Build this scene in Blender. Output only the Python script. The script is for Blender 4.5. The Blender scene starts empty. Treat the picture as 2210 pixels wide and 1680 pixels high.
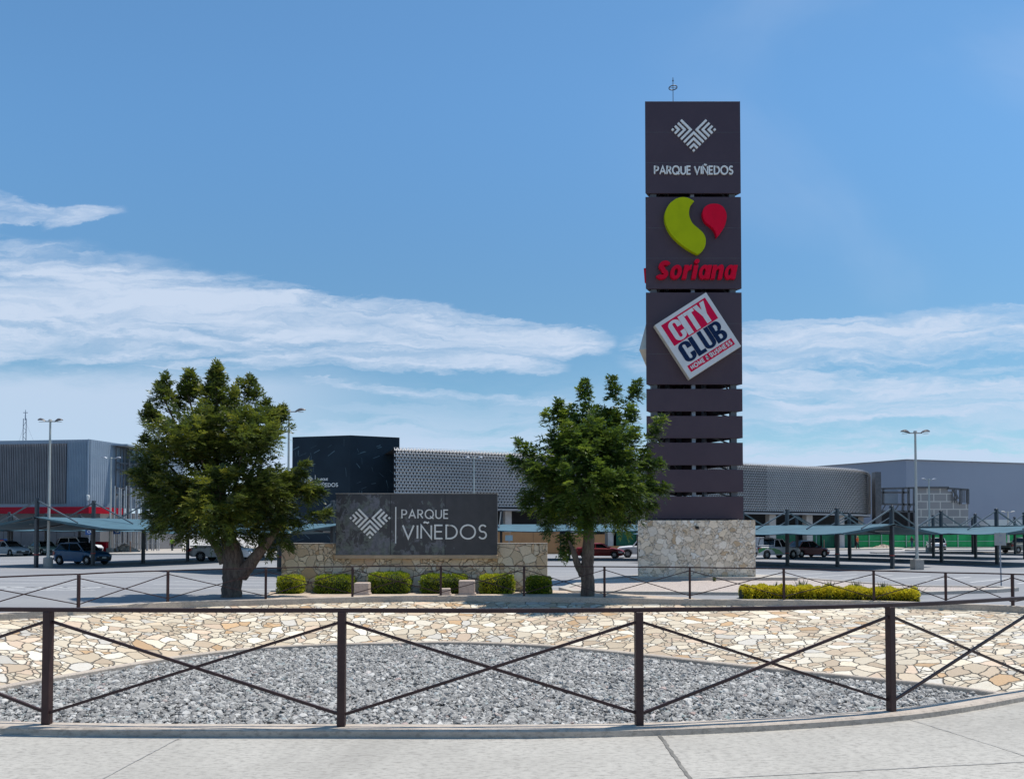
import bpy, bmesh, math, random
import numpy as np
from mathutils import Vector, Matrix
PI = math.pi
C = bpy.context.scene.collection
SC = bpy.context.scene

# ------------------------------------------------------------------ camera
# picture coordinates used for measuring: 2209 x 1680, focal 1650, horizon at y 1155
F = 1650.0; HZ = 1155.0; CX = 1104.5; CAMZ = 1.62; PITCH = math.radians(1.5)
cam_d = bpy.data.cameras.new('camera'); cam = bpy.data.objects.new('camera', cam_d); C.objects.link(cam)
cam.location = (0, 0, CAMZ); cam.rotation_euler = (math.radians(90) + PITCH, 0, 0)
cam_d.sensor_width = 36; cam_d.lens = 36 * F / 2209.0
cam_d.shift_y = (HZ - F * math.tan(PITCH) - 840) / 2209.0
cam_d.clip_start = 0.1; cam_d.clip_end = 6000
SC.camera = cam

def P(px, py, Y):
    """world point at depth Y seen at picture point px, py"""
    y0 = HZ - F * math.tan(PITCH)
    cx = (px - CX) / F; cy = (y0 - py) / F
    ry = math.cos(PITCH) - cy * math.sin(PITCH); rz = math.sin(PITCH) + cy * math.cos(PITCH)
    return Vector((cx / ry * Y, Y, CAMZ + rz / ry * Y))
def G(px, py, z):
    """world point on the level z seen at picture point px, py"""
    q = P(px, py, 1.0); k = (z - CAMZ) / (q.z - CAMZ)
    return Vector((q.x * k, k, z))

# ------------------------------------------------------------------ sun, sky, exposure
SUN_DIR = Vector((0.29, 0.136, 1.0)).normalized()
EL = math.asin(SUN_DIR.z); AZ = math.atan2(SUN_DIR.x, SUN_DIR.y)
sun_d = bpy.data.lights.new('sun', 'SUN'); sun = bpy.data.objects.new('sun', sun_d); C.objects.link(sun)
sun_d.energy = 3.3; sun_d.angle = math.radians(0.5); sun_d.color = (1.0, 0.94, 0.86)
sun.rotation_euler = (-SUN_DIR).to_track_quat('-Z', 'Y').to_euler(); sun.location = (20, 10, 60)
SC.view_settings.view_transform = 'Standard'; SC.view_settings.look = 'None'
SC.view_settings.gamma = 1.0; SC.view_settings.exposure = 0.6

class NB:
    """tiny node-expression helper"""
    def __init__(s, tree): s.t = tree; s.n = tree.nodes; s.l = tree.links
    def node(s, typ, **kw):
        n = s.n.new(typ)
        for k, v in kw.items(): setattr(n, k, v)
        return n
    def put(s, sock, v):
        if v is None: return
        if hasattr(v, 'is_output') or isinstance(v, bpy.types.NodeSocket): s.l.new(v, sock)
        else:
            try: sock.default_value = v
            except Exception: sock.default_value = (v, v, v)
    def m(s, op, a, b=None, c=None, clamp=False):
        n = s.node('ShaderNodeMath', operation=op, use_clamp=clamp)
        s.put(n.inputs[0], a); s.put(n.inputs[1], b); s.put(n.inputs[2], c)
        return n.outputs[0]
    def mix(s, f, a, b, blend='MIX'):
        n = s.node('ShaderNodeMix', data_type='RGBA', blend_type=blend)
        s.put(n.inputs[0], f); s.put(n.inputs[6], col4(a)); s.put(n.inputs[7], col4(b))
        return n.outputs[2]
    def ramp(s, v, a, b, sm=True):
        n = s.node('ShaderNodeMapRange', interpolation_type='SMOOTHSTEP' if sm else 'LINEAR')
        n.clamp = True
        s.put(n.inputs[0], v); n.inputs[1].default_value = a; n.inputs[2].default_value = b
        return n.outputs[0]
    def noise(s, vec, scale, detail=4, rough=0.5, dist=0.0, out=0):
        n = s.node('ShaderNodeTexNoise'); s.put(n.inputs['Vector'], vec)
        n.inputs['Scale'].default_value = scale; n.inputs['Detail'].default_value = detail
        n.inputs['Roughness'].default_value = rough; n.inputs['Distortion'].default_value = dist
        return n.outputs[out]
    def xyz(s, x, y, z):
        n = s.node('ShaderNodeCombineXYZ'); s.put(n.inputs[0], x); s.put(n.inputs[1], y); s.put(n.inputs[2], z)
        return n.outputs[0]
    def sep(s, v):
        n = s.node('ShaderNodeSeparateXYZ'); s.put(n.inputs[0], v); return n.outputs
def col4(c):
    return (c[0], c[1], c[2], 1.0) if isinstance(c, (tuple, list)) and len(c) == 3 else c

W = bpy.data.worlds.new('World'); SC.world = W; W.use_nodes = True
nb = NB(W.node_tree); W.node_tree.nodes.clear()
sky = nb.node('ShaderNodeTexSky', sky_type='NISHITA'); sky.sun_disc = False
sky.sun_elevation = EL; sky.sun_rotation = AZ; sky.altitude = 1200; sky.air_density = 1.0; sky.dust_density = 0.6; sky.ozone_density = 2.2
tc = nb.node('ShaderNodeTexCoord')
sx, sy, sz = nb.sep(tc.outputs['Generated'])
ay = nb.m('MAXIMUM', nb.m('ABSOLUTE', sy), 0.25)
U = nb.m('DIVIDE', sx, ay); V = nb.m('DIVIDE', sz, ay)
warp = nb.noise(nb.xyz(U, nb.m('MULTIPLY', V, 2.5), 0.3), 2.3, 3)
warp2 = nb.noise(nb.xyz(U, nb.m('MULTIPLY', V, 3.0), 9.3), 9.0, 6, 0.65)
wv = nb.m('ADD', nb.m('MULTIPLY', nb.m('SUBTRACT', warp, 0.5), 0.05), nb.m('MULTIPLY', nb.m('SUBTRACT', warp2, 0.5), 0.045))
Vw = nb.m('ADD', V, wv)
streak = nb.noise(nb.xyz(nb.m('MULTIPLY', U, 2.2), nb.m('MULTIPLY', Vw, 16.0), 1.7), 1.6, 9, 0.62, 0.5)
fine = nb.noise(nb.xyz(nb.m('MULTIPLY', U, 5.0), nb.m('MULTIPLY', Vw, 26.0), 4.1), 2.2, 8, 0.6, 0.8)
def band(u0, v0, slope, hw, u1, fade, hw1=None, soft=1.0):
    """cloud bank centred on v0 + slope*(u-u0), between u0 and u1, half width hw to hw1"""
    c = nb.m('ADD', nb.m('MULTIPLY', nb.m('SUBTRACT', U, u0), slope), v0)
    t = nb.m('DIVIDE', nb.m('SUBTRACT', U, u0), u1 - u0, clamp=True)
    w = nb.m('ADD', nb.m('MULTIPLY', t, (hw1 if hw1 is not None else hw) - hw), hw)
    d = nb.m('DIVIDE', nb.m('ABSOLUTE', nb.m('SUBTRACT', Vw, c)), w)
    a = nb.m('SUBTRACT', 1.0, nb.ramp(d, 0.15, 1.55))
    e1 = nb.ramp(U, u0 - fade, u0 + fade); e2 = nb.m('SUBTRACT', 1.0, nb.ramp(U, u1 - fade, u1 + fade))
    return nb.m('MULTIPLY', a, nb.m('MULTIPLY', nb.m('MULTIPLY', e1, e2), soft))
bands = [
    band(-0.75, 0.300, -0.045, 0.078, 0.10, 0.05, 0.014, 1.15),
    band(-0.80, 0.350, -0.18, 0.018, -0.30, 0.08, 0.010, 0.8),
    band(-0.45, 0.262, -0.06, 0.030, 0.03, 0.06, 0.010, 0.9),
    band(-0.70, 0.437, -0.06, 0.018, -0.61, 0.03, 0.010, 0.62),
    band(-0.60, 0.424, 0.12, 0.016, -0.53, 0.03, 0.008, 0.62),
    band(0.20, 0.246, 0.03, 0.026, 0.85, 0.08, 0.030, 0.95),
    band(0.28, 0.200, -0.02, 0.022, 0.85, 0.05, 0.020, 0.75),
    band(-0.35, 0.205, -0.05, 0.008, 0.05, 0.06, 0.006, 0.55),
    band(-0.10, 0.268, -0.10, 0.010, 0.06, 0.05, 0.006, 0.8),
    band(0.31, 0.283, 0.01, 0.007, 0.50, 0.03, 0.004, 0.6),
    band(-0.75, 0.36, -0.10, 0.03, -0.20, 0.08, 0.012, 0.85),
    band(0.34, 0.165, 0.02, 0.02, 0.85, 0.05, 0.02, 0.8),
    band(-0.50, 0.226, 0.02, 0.007, -0.25, 0.05, 0.005, 0.6),
]
acc = bands[0]
for b in bands[1:]: acc = nb.m('MAXIMUM', acc, b)
tex = nb.m('ADD', nb.m('MULTIPLY', nb.ramp(streak, 0.26, 0.58), 0.8), nb.m('MULTIPLY', nb.ramp(fine, 0.35, 0.65), 0.45))
cl1 = nb.ramp(nb.m('ADD', nb.m('MULTIPLY', acc, 1.0), nb.m('MULTIPLY', nb.m('SUBTRACT', tex, 0.62), 1.15)), 0.06, 1.15, False)
cl1 = nb.m('MULTIPLY', cl1, nb.ramp(acc, 0.0, 0.12))
wv2 = nb.noise(nb.xyz(nb.m('MULTIPLY', U, 1.6), nb.m('MULTIPLY', Vw, 13.0), 12.1), 2.6, 8, 0.66, 0.7)
cl1 = nb.m('MULTIPLY', cl1, nb.m('ADD', nb.m('MULTIPLY', nb.ramp(wv2, 0.32, 0.62), 0.62), 0.42), clamp=True)
leftveil = nb.m('MULTIPLY', nb.m('SUBTRACT', 1.0, nb.ramp(U, -0.45, -0.05)), nb.m('SUBTRACT', 1.0, nb.ramp(Vw, 0.19, 0.235)))
veil = nb.m('SUBTRACT', 1.0, nb.ramp(Vw, 0.06, 0.24))
veil2 = nb.m('MULTIPLY', veil, nb.m('ADD', nb.m('MULTIPLY', nb.ramp(streak, 0.36, 0.58), 1.05), 0.22), clamp=True)
low = nb.m('MAXIMUM', veil2, nb.m('MULTIPLY', leftveil, 0.85))
low = nb.m('MAXIMUM', low, nb.m('MULTIPLY', nb.m('SUBTRACT', 1.0, nb.ramp(Vw, 0.0, 0.15)), 0.9))
wisp = nb.m('MULTIPLY', nb.ramp(nb.noise(nb.xyz(nb.m('MULTIPLY', U, 1.5), nb.m('MULTIPLY', V, 1.8), 7.7), 1.3, 5, 0.5, 0.6), 0.44, 0.75),
            nb.m('MULTIPLY', nb.ramp(U, 0.05, 0.5), 0.22))
mask = nb.m('MAXIMUM', nb.m('MAXIMUM', cl1, low), wisp, clamp=True)
skyc = nb.mix(1.0, sky.outputs[0], (0.15, 0.15, 0.15), 'MULTIPLY')
SKYMIX_TINT = (0.495, 0.715, 0.755)
skyc = nb.mix(1.0, skyc, SKYMIX_TINT, 'MULTIPLY')
skyc = nb.mix(nb.m('SUBTRACT', 1.0, nb.ramp(V, 0.12, 0.62)), skyc, nb.mix(1.0, skyc, (0.80, 0.72, 0.66), 'MULTIPLY'))
cloudc = nb.mix(nb.ramp(V, 0.05, 0.3), (0.37, 0.45, 0.58), (0.42, 0.485, 0.59))
fin = nb.mix(nb.m('MULTIPLY', mask, 0.88), skyc, cloudc)
bg = nb.node('ShaderNodeBackground'); nb.l.new(fin, bg.inputs[0]); bg.inputs[1].default_value = 1.0
wo = nb.node('ShaderNodeOutputWorld'); nb.l.new(bg.outputs[0], wo.inputs[0])

# ------------------------------------------------------------------ materials
MATS = {}
def mat(name, col, col2=None, scale=3.0, rough=0.6, bump=0.0, bscale=None, metal=0.0, spec=0.5, detail=6, coat=0.0, lo=0.35, hi=0.65):
    if name in MATS: return MATS[name]
    m = bpy.data.materials.new(name); m.use_nodes = True; n = NB(m.node_tree); m.node_tree.nodes.clear()
    b = n.node('ShaderNodeBsdfPrincipled'); o = n.node('ShaderNodeOutputMaterial'); n.l.new(b.outputs[0], o.inputs[0])
    t = n.node('ShaderNodeTexCoord')
    if col2 is None: col2 = tuple(min(1, c * 0.82) for c in col)
    f = n.ramp(n.noise(t.outputs['Object'], scale, detail, 0.6), lo, hi)
    n.l.new(n.mix(f, col, col2), b.inputs['Base Color'])
    b.inputs['Roughness'].default_value = rough; b.inputs['Metallic'].default_value = metal
    b.inputs['Specular IOR Level'].default_value = spec; b.inputs['Coat Weight'].default_value = coat
    if bump:
        bp = n.node('ShaderNodeBump'); bp.inputs['Strength'].default_value = bump; bp.inputs['Distance'].default_value = 0.02
        n.l.new(n.noise(t.outputs['Object'], bscale or scale * 4, 5, 0.6), bp.inputs['Height']); n.l.new(bp.outputs[0], b.inputs['Normal'])
    MATS[name] = m; return m

def stone_mat(name, scale, cols, mortar, mw, dim3=False, warp=0.12, zs=1.0, gloss=0.75):
    m = bpy.data.materials.new(name); m.use_nodes = True; n = NB(m.node_tree); m.node_tree.nodes.clear()
    b = n.node('ShaderNodeBsdfPrincipled'); o = n.node('ShaderNodeOutputMaterial'); n.l.new(b.outputs[0], o.inputs[0])
    t = n.node('ShaderNodeTexCoord'); x, y, z = n.sep(t.outputs['Object'])
    vec = n.xyz(x, n.m('MULTIPLY', y, 1.0), n.m('MULTIPLY', z, zs))
    nz = n.node('ShaderNodeTexNoise'); n.l.new(vec, nz.inputs['Vector']); nz.inputs['Scale'].default_value = scale * 1.3; nz.inputs['Detail'].default_value = 4
    wv = n.node('ShaderNodeVectorMath', operation='MULTIPLY_ADD'); n.l.new(nz.outputs['Color'], wv.inputs[0])
    wv.inputs[1].default_value = (warp, warp, warp); n.l.new(vec, wv.inputs[2])
    def vor(feat, off=0.0, sc=scale):
        v = n.node('ShaderNodeTexVoronoi', feature=feat, voronoi_dimensions='3D' if dim3 else '2D')
        n.l.new(wv.outputs[0], v.inputs['Vector']); v.inputs['Scale'].default_value = sc; v.inputs['Randomness'].default_value = 1.0
        return v
    v1 = vor('F1'); v2 = vor('DISTANCE_TO_EDGE'); v3 = vor('F1', 0, scale * 1.9); v4 = vor('DISTANCE_TO_EDGE', 0, scale * 1.9)
    r, g, bb = n.sep(v1.outputs['Color']); r3, g3, b3 = n.sep(v3.outputs['Color'])
    small = n.m('GREATER_THAN', bb, 0.62)
    r = n.m('FRACT', n.m('ADD', r, n.m('MULTIPLY', small, n.m('MULTIPLY', r3, 0.8)))); g = n.m('ADD', n.m('MULTIPLY', g, 0.5), n.m('MULTIPLY', n.m('ADD', n.m('MULTIPLY', small, g3), n.m('MULTIPLY', n.m('SUBTRACT', 1.0, small), g)), 0.5))
    ed = n.m('MINIMUM', v2.outputs['Distance'], n.m('ADD', n.m('MULTIPLY', v4.outputs['Distance'], 0.75), n.m('MULTIPLY', n.m('SUBTRACT', 1.0, small), 9.0)))
    cr = n.node('ShaderNodeValToRGB'); cr.color_ramp.interpolation = 'CONSTANT'
    els = cr.color_ramp.elements
    for i, (pos, c) in enumerate(cols):
        e = els[i] if i < 2 else els.new(pos)
        e.position = pos; e.color = (*c, 1)
    n.l.new(r, cr.inputs[0])
    val = n.m('ADD', n.m('MULTIPLY', g, 0.34), 0.80)
    vv = n.node('ShaderNodeVectorMath', operation='SCALE'); n.l.new(cr.outputs[0], vv.inputs[0]); n.l.new(val, vv.inputs['Scale'])
    st = n.noise(t.outputs['Object'], 14, 6, 0.7)
    c1 = n.mix(n.m('MULTIPLY', n.ramp(st, 0.45, 0.75), 0.35), vv.outputs[0], (0.42, 0.30, 0.18))
    jw = n.m('MULTIPLY', n.ramp(n.noise(t.outputs['Object'], 1.7, 3), 0.3, 0.7), mw * 0.5)
    edge = n.ramp(n.m('SUBTRACT', ed, jw), mw * 0.35, mw * 0.95)
    c2 = n.mix(edge, mortar, c1)
    n.l.new(c2, b.inputs['Base Color']); b.inputs['Roughness'].default_value = gloss
    bp = n.node('ShaderNodeBump'); bp.inputs['Strength'].default_value = 1.0; bp.inputs['Distance'].default_value = 0.045
    h = n.m('ADD', n.m('MULTIPLY', n.ramp(ed, 0.0, mw * 2.2), 1.0), n.m('ADD', n.m('MULTIPLY', st, 0.35), n.m('MULTIPLY', bb, 0.5)))
    n.l.new(h, bp.inputs['Height']); n.l.new(bp.outputs[0], b.inputs['Normal'])
    MATS[name] = m; return m

def leaf_mat(name, c_dark, c_mid, c_light, trans=0.25, rough=0.42):
    m = bpy.data.materials.new(name); m.use_nodes = True; n = NB(m.node_tree); m.node_tree.nodes.clear()
    a = n.node('ShaderNodeAttribute', attribute_name='tint')
    f = a.outputs['Fac']
    c = n.mix(n.ramp(f, 0.0, 0.55, False), c_dark, c_mid); c = n.mix(n.ramp(f, 0.55, 1.0, False), c, c_light)
    b = n.node('ShaderNodeBsdfPrincipled'); n.l.new(c, b.inputs['Base Color']); b.inputs['Roughness'].default_value = rough
    b.inputs['Specular IOR Level'].default_value = 0.45
    tr = n.node('ShaderNodeBsdfTranslucent')
    n.l.new(n.mix(0.5, c, (0.16, 0.22, 0.02)), tr.inputs[0])
    mx = n.node('ShaderNodeMixShader'); mx.inputs[0].default_value = trans
    n.l.new(b.outputs[0], mx.inputs[1]); n.l.new(tr.outputs[0], mx.inputs[2])
    o = n.node('ShaderNodeOutputMaterial'); n.l.new(mx.outputs[0], o.inputs[0]); MATS[name] = m; return m

def glass_mat(name, col, rough=0.08):
    m = mat(name, col, col, rough=rough, spec=0.8, coat=0.3); return m

# ------------------------------------------------------------------ mesh helpers
def unit(v): v = Vector(v); return v.normalized()
class MB:
    def __init__(s): s.v = []; s.f = []; s.mi = []; s.sm = []; s.cur = 0
    def face(s, pts, sm=False):
        k = len(s.v); s.v += [tuple(p) for p in pts]; s.f.append(tuple(range(k, k + len(pts)))); s.mi.append(s.cur); s.sm.append(sm)
    def raw(s, verts, faces, sm=False):
        k = len(s.v); s.v += [tuple(p) for p in verts]
        for f in faces: s.f.append(tuple(k + i for i in f)); s.mi.append(s.cur); s.sm.append(sm)
    def box(s, c, size, rz=0.0, bev=0.0):
        c = Vector(c); hx, hy, hz = size[0] / 2, size[1] / 2, size[2] / 2; R = Matrix.Rotation(rz, 3, 'Z')
        if bev > 0:
            vs = []; b = bev
            for z, ins in ((-hz, b), (-hz + b, 0), (hz - b, 0), (hz, b)):
                x, y = hx - ins, hy - ins
                for (px, py) in ((-x, -y + b), (-x + b, -y), (x - b, -y), (x, -y + b), (x, y - b), (x - b, y), (-x + b, y), (-x, y - b)):
                    vs.append(c + R @ Vector((px, py, z)))
            fs = [tuple(reversed(range(8))), tuple(range(24, 32))]
            for k in range(3):
                for j in range(8): fs.append((k * 8 + j, k * 8 + (j + 1) % 8, (k + 1) * 8 + (j + 1) % 8, (k + 1) * 8 + j))
            s.raw(vs, fs); return s
        vs = [c + R @ Vector((sx * hx, sy * hy, sz * hz)) for sz in (-1, 1) for sx, sy in ((-1, -1), (1, -1), (1, 1), (-1, 1))]
        s.raw(vs, [(3, 2, 1, 0), (4, 5, 6, 7), (0, 1, 5, 4), (1, 2, 6, 5), (2, 3, 7, 6), (3, 0, 4, 7)]); return s
    def bar(s, a, b, w, h, up=(0, 0, 1)):
        a = Vector(a); b = Vector(b); d = (b - a).normalized(); r = d.cross(Vector(up))
        if r.length < 1e-4: r = d.cross(Vector((0, 1, 0)))
        r.normalize(); u = r.cross(d).normalized()
        vs = [p + r * (w / 2 * i) + u * (h / 2 * j) for p in (a, b) for i, j in ((-1, -1), (1, -1), (1, 1), (-1, 1))]
        s.raw(vs, [(0, 1, 2, 3), (7, 6, 5, 4), (0, 4, 5, 1), (1, 5, 6, 2), (2, 6, 7, 3), (3, 7, 4, 0)]); return s
    def tube(s, pts, rad, n=8, sm=True, caps=True, jit=0.0, rnd=None):
        pts = [Vector(p) for p in pts]; rings = []
        if not isinstance(rad, (list, tuple)): rad = [rad] * len(pts)
        ref = Vector((0.31, 0.95, 0.05))
        for i, p in enumerate(pts):
            d = (pts[min(i + 1, len(pts) - 1)] - pts[max(i - 1, 0)]).normalized()
            r = ref - d * ref.dot(d)
            if r.length < 1e-3: r = Vector((1, 0, 0)) - d * d.x
            r.normalize(); u = d.cross(r)
            rings.append([p + (r * math.cos(2 * PI * k / n) + u * math.sin(2 * PI * k / n)) * rad[i] * (1 + (rnd.uniform(-jit, jit) if rnd else 0)) for k in range(n)])
        vs = [q for r in rings for q in r]; fs = []
        for i in range(len(pts) - 1):
            for k in range(n): fs.append((i * n + k, i * n + (k + 1) % n, (i + 1) * n + (k + 1) % n, (i + 1) * n + k))
        s.raw(vs, fs, sm)
        if caps:
            s.face(list(reversed(rings[0]))); s.face(rings[-1])
        return s
    def prism(s, poly, fn, t0, t1):
        """poly 2D outline (ccw), fn(u,v,t) -> world"""
        n = len(poly); a = [fn(u, v, t0) for u, v in poly]; b = [fn(u, v, t1) for u, v in poly]
        s.raw(a + b, [tuple(range(n - 1, -1, -1)), tuple(range(n, 2 * n))] + [(i, (i + 1) % n, n + (i + 1) % n, n + i) for i in range(n)]); return s
    def build(s, name, m, parent=None, label=None, bevel=0.0, smooth=None):
        off = Vector((0, 0, 0)); p = parent
        while p is not None: off += Vector(p.location); p = p.parent
        me = bpy.data.meshes.new(name)
        me.from_pydata([(x - off.x, y - off.y, z - off.z) for x, y, z in s.v], [], s.f)
        for mm in (m if isinstance(m, (list, tuple)) else [m]): me.materials.append(mm)
        me.polygons.foreach_set('material_index', s.mi); me.polygons.foreach_set('use_smooth', s.sm)
        me.validate(); me.update()
        bm = bmesh.new(); bm.from_mesh(me); bmesh.ops.recalc_face_normals(bm, faces=bm.faces); bm.to_mesh(me); bm.free()
        o = bpy.data.objects.new(name, me); C.objects.link(o)
        if parent is not None: o.parent = parent
        if label: o['label'] = label
        if bevel:
            bv = o.modifiers.new('bevel', 'BEVEL'); bv.width = bevel; bv.segments = 2; bv.limit_method = 'ANGLE'
        return o
def tag(o, label=None, cat=None, group=None, kind=None):
    if label: o['label'] = label
    if cat: o['category'] = cat
    if group: o['group'] = group
    if kind: o['kind'] = kind
    return o
def thing(name, label, cat, loc=(0, 0, 0), group=None):
    o = bpy.data.objects.new(name, None); C.objects.link(o); o.location = loc; o.empty_display_size = 0.3
    return tag(o, label, cat, group)
def struct(mb, name, m): return tag(mb.build(name, m), kind='structure')
def copy_tree(o, parent=None):
    c = o.copy(); C.objects.link(c); c.parent = parent
    for ch in list(o.children): copy_tree(ch, c)
    return c
def spline(pts, closed=False, n=10):
    pts = [Vector(p) for p in pts]; out = []; N = len(pts)
    rng = range(N) if closed else range(N - 1)
    for i in rng:
        g = (lambda k: pts[k % N]) if closed else (lambda k: pts[max(0, min(N - 1, k))])
        p0, p1, p2, p3 = g(i - 1), g(i), g(i + 1), g(i + 2)
        for k in range(n):
            t = k / n
            out.append(0.5 * ((2 * p1) + (p2 - p0) * t + (2 * p0 - 5 * p1 + 4 * p2 - p3) * t * t + (3 * p1 - p0 - 3 * p2 + p3) * t ** 3))
    if not closed: out.append(pts[-1])
    return out

# ------------------------------------------------------------------ lettering (stroke letters and solid outlines)
def arc(cx, cy, rx, ry, a0, a1, n=14):
    return [(cx + rx * math.cos(math.radians(a0 + (a1 - a0) * i / n)), cy + ry * math.sin(math.radians(a0 + (a1 - a0) * i / n))) for i in range(n + 1)]
# glyph: (width, [polylines]) on a cap height of 1
GL = {
 'P': (0.55, [[(0, 0), (0, 1), (0.3, 1)] + arc(0.28, 0.73, 0.27, 0.27, 90, -90) + [(0, 0.46)]]),
 'A': (0.78, [[(0, 0), (0.39, 1), (0.78, 0)], [(0.14, 0.33), (0.64, 0.33)]]),
 'R': (0.58, [[(0, 0), (0, 1), (0.3, 1)] + arc(0.28, 0.745, 0.255, 0.255, 90, -90) + [(0, 0.49)], [(0.27, 0.47), (0.58, 0)]]),
 'Q': (0.98, [arc(0.48, 0.5, 0.48, 0.52, 0, 360, 36), [(0.56, 0.26), (0.98, -0.05)]]),
 'U': (0.66, [[(0, 1), (0, 0.33)] + arc(0.33, 0.33, 0.33, 0.34, 180, 360) + [(0.66, 1)]]),
 'E': (0.5, [[(0.5, 1), (0, 1), (0, 0), (0.5, 0)], [(0, 0.52), (0.46, 0.52)]]),
 'V': (0.74, [[(0, 1), (0.37, 0), (0.74, 1)]]),
 'I': (0.0, [[(0, 0), (0, 1)]]),
 'N': (0.68, [[(0, 0), (0, 1), (0.68, 0), (0.68, 1)]]),
 'Ñ': (0.68, [[(0, 0), (0, 1), (0.68, 0), (0.68, 1)], [(0.16, 1.17), (0.24, 1.25), (0.33, 1.22), (0.42, 1.17), (0.52, 1.25)]]),
 'D': (0.72, [[(0, 0), (0, 1), (0.25, 1)] + arc(0.24, 0.5, 0.48, 0.5, 90, -90, 18) + [(0, 0)]]),
 'O': (0.98, [arc(0.49, 0.5, 0.49, 0.52, 0, 360, 36)]),
 'S': (0.48, [arc(0.26, 0.755, 0.225, 0.255, 30, 250, 14) + arc(0.24, 0.255, 0.245, 0.265, 75, -155, 16)]),
 'C': (0.6, [[(0.6, 0.66)] + arc(0.3, 0.7, 0.3, 0.3, 0, 180) + arc(0.3, 0.3, 0.3, 0.3, 180, 360) + [(0.6, 0.36)]]),
 'T': (0.56, [[(-0.24, 1), (0.80, 1)], [(0.28, 1), (0.28, 0)]]),
 'Y': (0.66, [[(0, 1), (0.33, 0.42), (0.66, 1)], [(0.33, 0.5), (0.33, 0)]]),
 'L': (0.30, [[(0, 1), (0, 0), (0.50, 0)]]),
 'B': (0.56, [[(0, 0), (0, 1), (0.3, 1)] + arc(0.3, 0.76, 0.24, 0.24, 90, -90) + [(0, 0.52)], [(0.28, 0.52)] + arc(0.3, 0.26, 0.26, 0.26, 90, -90) + [(0, 0)]]),
 'H': (0.58, [[(0, 0), (0, 1)], [(0.58, 0), (0.58, 1)], [(0, 0.5), (0.58, 0.5)]]),
 'M': (0.8, [[(0, 0), (0, 1), (0.4, 0.2), (0.8, 1), (0.8, 0)]]),
 '&': (0.6, [[(0.6, 0.0), (0.16, 0.72)] + arc(0.29, 0.83, 0.14, 0.16, 190, -20, 8) + [(0.1, 0.42)] + arc(0.27, 0.23, 0.22, 0.23, 150, 330, 8) + [(0.58, 0.45)]]),
 's_': (0.48, [arc(0.28, 0.755, 0.23, 0.245, 20, 250, 14) + arc(0.24, 0.26, 0.25, 0.26, 75, -160, 16)]),
 'o': (0.46, [arc(0.23, 0.34, 0.23, 0.34, 0, 360, 24)]),
 'r': (0.34, [[(0, 0), (0, 0.68)], [(0, 0.42)] + arc(0.24, 0.4, 0.24, 0.27, 180, 70, 8)]),
 'i': (0.02, [[(0, 0), (0, 0.68)], [(0.02, 1.06)]]),
 'n': (0.44, [[(0, 0), (0, 0.68)], [(0, 0.4)] + arc(0.22, 0.42, 0.22, 0.26, 180, 0, 12) + [(0.44, 0)]]),
 'a': (0.48, [arc(0.20, 0.34, 0.20, 0.33, 0, 360, 24), [(0.48, 0.76), (0.48, -0.10)]]),
}
def ribbon(mb, pts, w, fn, t0, t1):
    """flat stroke of width w along pts, thickened from t0 to t1, mitred joints"""
    q = [pts[0]]
    for p in pts[1:]:
        if (p[0] - q[-1][0]) ** 2 + (p[1] - q[-1][1]) ** 2 > 1e-8: q.append(p)
    pts = q; n = len(pts); closed = n > 8 and (pts[0][0] - pts[-1][0]) ** 2 + (pts[0][1] - pts[-1][1]) ** 2 < 1e-6
    L = []; R = []
    for i in range(n):
        if closed: a = pts[(i - 1) % (n - 1)]; c = pts[(i + 1) % (n - 1)] if i < n - 1 else pts[1]
        else: a = pts[max(i - 1, 0)]; c = pts[min(i + 1, n - 1)]
        b = pts[i]
        d1 = Vector((b[0] - a[0], b[1] - a[1])); d2 = Vector((c[0] - b[0], c[1] - b[1]))
        if d1.length < 1e-9: d1 = d2
        if d2.length < 1e-9: d2 = d1
        d1.normalize(); d2.normalize(); nn = Vector((-(d1.y + d2.y), d1.x + d2.x))
        if nn.length < 1e-6: nn = Vector((-d1.y, d1.x))
        nn.normalize(); k = max(0.42, nn.dot(Vector((-d1.y, d1.x))))
        o = nn * (w / 2 / k); L.append((b[0] + o.x, b[1] + o.y)); R.append((b[0] - o.x, b[1] - o.y))
    for i in range(n - 1):
        qd = [L[i], R[i], R[i + 1], L[i + 1]]
        a = [fn(u, v, t0) for u, v in qd]; b = [fn(u, v, t1) for u, v in qd]
        fs = [(0, 1, 2, 3), (7, 6, 5, 4), (0, 3, 7, 4), (1, 5, 6, 2)]
        if i == 0 and not closed: fs.append((0, 4, 5, 1))
        if i == n - 2 and not closed: fs.append((3, 2, 6, 7))
        mb.raw(a + b, fs)
def word(mb, text, fn, u0, v0, width, height, stroke, depth, gap=0.22, shear=0.0, xs=1.0, inset=True, step=0.0025, t0=0.0):
    """stroke lettering; the outer size of the word is width x height (cap height)"""
    glyphs = []; x = 0
    for ch in text:
        if ch == ' ': x += 0.35; continue
        w, ls = GL[ch]; glyphs.append((x, ls)); x += w * xs + gap
    total = x - gap; sx = (width - stroke) / total; sy = (height - stroke); k = 0
    for gx, ls in glyphs:
        for ln in ls:
            if len(ln) == 1:
                cu = u0 + stroke / 2 + (gx + ln[0][0]) * sx + shear * ln[0][1] * sy; cv = v0 + stroke / 2 + ln[0][1] * sy
                mb.prism(arc(cu, cv, stroke * 0.6, stroke * 0.55, 0, 345, 15)[:-1] + [(cu + stroke * 0.6 * math.cos(math.radians(345)), cv + stroke * 0.55 * math.sin(math.radians(345)))], fn, t0, t0 + depth); continue
            pp = [(u0 + stroke / 2 + (gx + a * xs) * sx + shear * b * sy, v0 + stroke / 2 + b * sy) for a, b in ln]
            ribbon(mb, pp, stroke, fn, t0, t0 + depth + step * (k % 3)); k += 1
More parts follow.
